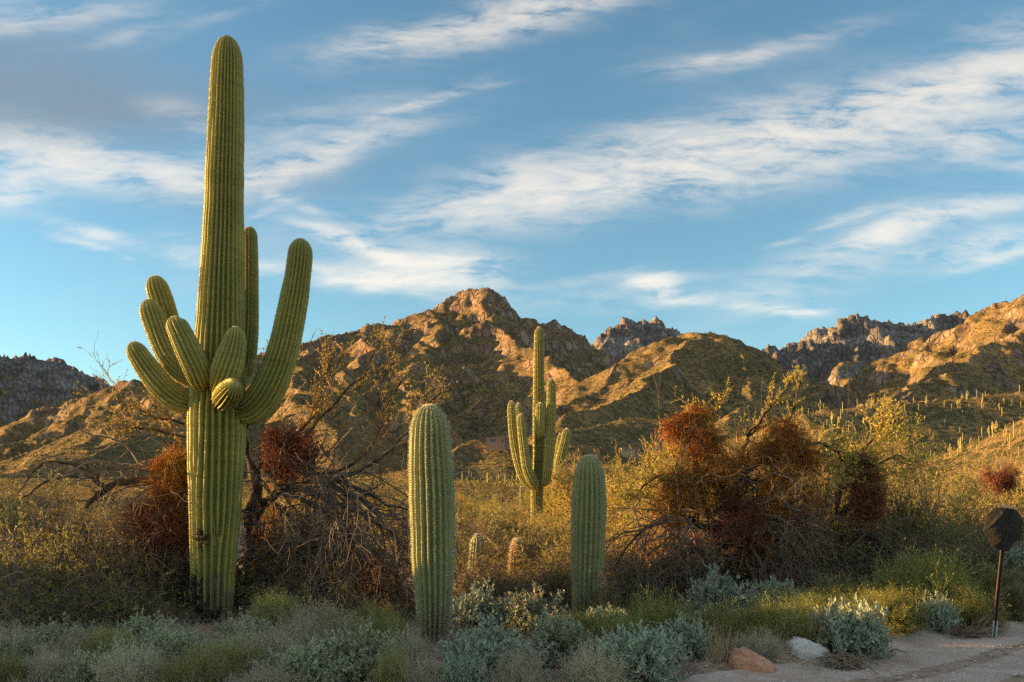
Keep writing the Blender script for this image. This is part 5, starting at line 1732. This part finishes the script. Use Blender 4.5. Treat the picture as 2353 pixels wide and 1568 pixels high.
debris(1935, 1535, .22, .12, 170, 'heap of dead roots and twigs on the dirt beside the white boulder', 21)
debris(2225, 1468, .24, .10, 120, 'flattened dead branches lying at the foot of the sign post', 22)
debris(2050, 1508, .05, .02, 7, 'few dark sticks lying on the dirt road', 23)


def sign():
    Y = 10.14
    b, t_ = P(2281, 1468, Y), P(2303.5, 1262, Y)
    b[2] = -.05
    loc = (b[0], Y, 0)
    o = thing('road_sign', 'small octagonal road sign under a black mesh cover on a leaning rusty post', 'sign', loc)
    M['rust'] = plain_mat('rusty_steel', (.05, .026, .022), (.10, .05, .036), 14, .65, .3, spec=.4)
    M['steel'] = plain_mat('grey_steel', (.30, .31, .33), (.40, .41, .43), 10, .45, .2, spec=.5, metal=.4)
    M['mesh'] = plain_mat('black_mesh_cloth', (.018, .017, .016), (.035, .032, .028), 30, .85, .5, 220)
    M['tan'] = plain_mat('sunlit_tan_cloth', (.40, .25, .12), (.50, .33, .17), 20, .9)
    ax = norm(t_ - b)

    def uchannel(p0, p1, w, d_, th_):
        prof = np.array([(-w, -d_), (-w * .45, -d_), (-w * .45, d_), (w * .45, d_), (w * .45, -d_), (w, -d_), (w, -d_ + th_), (w * .45 + th_, -d_ + th_), (w * .45 + th_, d_ + th_), (-w * .45 - th_, d_ + th_), (-w * .45 - th_, -d_ + th_), (-w, -d_ + th_)])
        sx = norm(np.cross(np.array([0, 1., 0]), ax))
        sy = np.cross(ax, sx)
        V = np.concatenate([p0 + prof[:, :1] * sx + prof[:, 1:] * sy, p1 + prof[:, :1] * sx + prof[:, 1:] * sy])
        k = len(prof)
        i = np.arange(k)
        j = np.roll(i, -1)
        a = Acc()
        a.add(V, np.stack([i, j, j + k, i + k], -1))
        capq = np.array([(0, 1, 10, 11), (1, 2, 9, 10), (2, 3, 8, 9), (3, 4, 7, 8), (4, 5, 6, 7)])
        a.add(V, np.concatenate([capq, capq[:, ::-1] + k]))
        return a
    mid = b + (t_ - b) * .24
    uchannel(mid - ax * .06, t_, .024, .013, .004).build('post', M['rust'], o, False, loc)
    uchannel(b, mid, .029, .018, .004).build('post_sleeve', M['steel'], o, False, loc)
    # octagonal panel
    c = P(2303, 1210, Y) - np.array([0, .03, 0])
    R = 46.5 / F * Y
    sx, sz = np.array([.995, 0, -.10]) * .93, np.array([.10, 0, .995]) * 1.07
    an = (np.arange(8) + .5) / 8 * 2 * pi
    a = Acc()
    ring = c + R * .93 * (np.cos(an)[:, None] * sx + np.sin(an)[:, None] * sz)
    V = np.concatenate([ring - [0, .003, 0], ring + [0, .003, 0], [c - [0, .003, 0], c + [0, .003, 0]]])  # front, back, centres
    i = np.arange(8)
    j = (i + 1) % 8
    a.add(V, np.stack([i, j, j + 8, i + 8], -1), np.concatenate([np.stack([np.full(8, 16), j, i], -1), np.stack([np.full(8, 17), i + 8, j + 8], -1)]))
    a.build('sign_panel', M['steel'], o, False, loc)
    # mesh bag pulled over it: two draped faces joined at the rim, gathered to a point at the post
    nr_, nt_ = 22, 96
    th = np.arange(nt_) / nt_ * 2 * pi
    octr = cos(pi / 8) / np.cos(((th + pi / 8 + .06) % (pi / 4)) - pi / 8)
    low = np.clip(-np.sin(th), 0, 1)
    rim = R * 1.06 * octr * (1 + .13 * low ** 6) * (1 + .003 * perlin(th * 4, th * 0, 5))
    rim = rim * (1 - .05 * np.exp(-((th - 5.5) / .2) ** 2)) * (1 + .06 * np.exp(-((th - 3.35) / .12) ** 2))
    f = np.linspace(0, 1, nr_)
    a = Acc()
    for sg in (-1, 1):
        bulge = .030 * (1 - f[:, None] ** 3) + .004
        fold = .010 * ridged(th[None, :] * 1.6 + f[:, None] * .6, f[:, None] * 1.8 + 0 * th[None, :], 2, 4 + sg) * np.sin(f[:, None] * pi)
        ribs_ = .014 * np.exp(-((np.cos(th[None, :]) * f[:, None] - .08 + .1 * np.sin(th[None, :]) * f[:, None]) / .035) ** 2)
        crease = .016 * np.exp(-((np.cos(th[None, :]) * f[:, None] * .75 - np.sin(th[None, :]) * f[:, None] * .65 + .55) / .04) ** 2)
        dy = sg * (bulge + (fold + ribs_ + crease) * np.sin(np.clip(f[:, None], 0, 1) * pi))
        rr = f[:, None] * rim[None, :]
        V = c + rr[..., None] * (np.cos(th)[None, :, None] * sx + np.sin(th)[None, :, None] * sz) + dy[..., None] * np.array([0, 1., 0])
        i = np.arange(nr_ * nt_).reshape(nr_, nt_)
        nx = np.roll(i, -1, 1)
        q = np.stack([i[:-1], i[1:], nx[1:], nx[:-1]], -1).reshape(-1, 4)
        a.add(V, q if sg < 0 else q[:, ::-1])
        if sg < 0:
            r1 = V[-1]
        else:
            k = np.arange(nt_)
            kk = np.roll(k, -1)
            a.add(np.concatenate([r1, V[-1]]), np.stack([k, kk, kk + nt_, k + nt_], -1))
    cv = a.build('cover', M['mesh'], o, True, loc)
    # crumpled hem along the top edge, sunlight on it painted in as tan
    s_ = np.linspace(-.125, .105, 44)
    a = Acc()
    rows = []
    for j_, (dz, dy) in enumerate(((0, -.040), (.012, -.050), (.024, -.046), (.034, -.030), (.036, .0), (.03, .02))):
        z = dz + .010 * perlin(s_ * 60 + j_ * .4, s_ * 0 + j_, 3)
        y = dy + .012 * perlin(s_ * 55 + 9, s_ * 0 + j_ * .5, 4)
        rows.append(c + s_[:, None] * sx + (R * .885 - .012 + z)[:, None] * sz + y[:, None] * np.array([0, 1., 0]))
    V = np.array(rows)
    a.add(V, grid_quads(len(rows), len(s_)))
    a.build('hem', M['tan'], cv, True, loc)


sign()
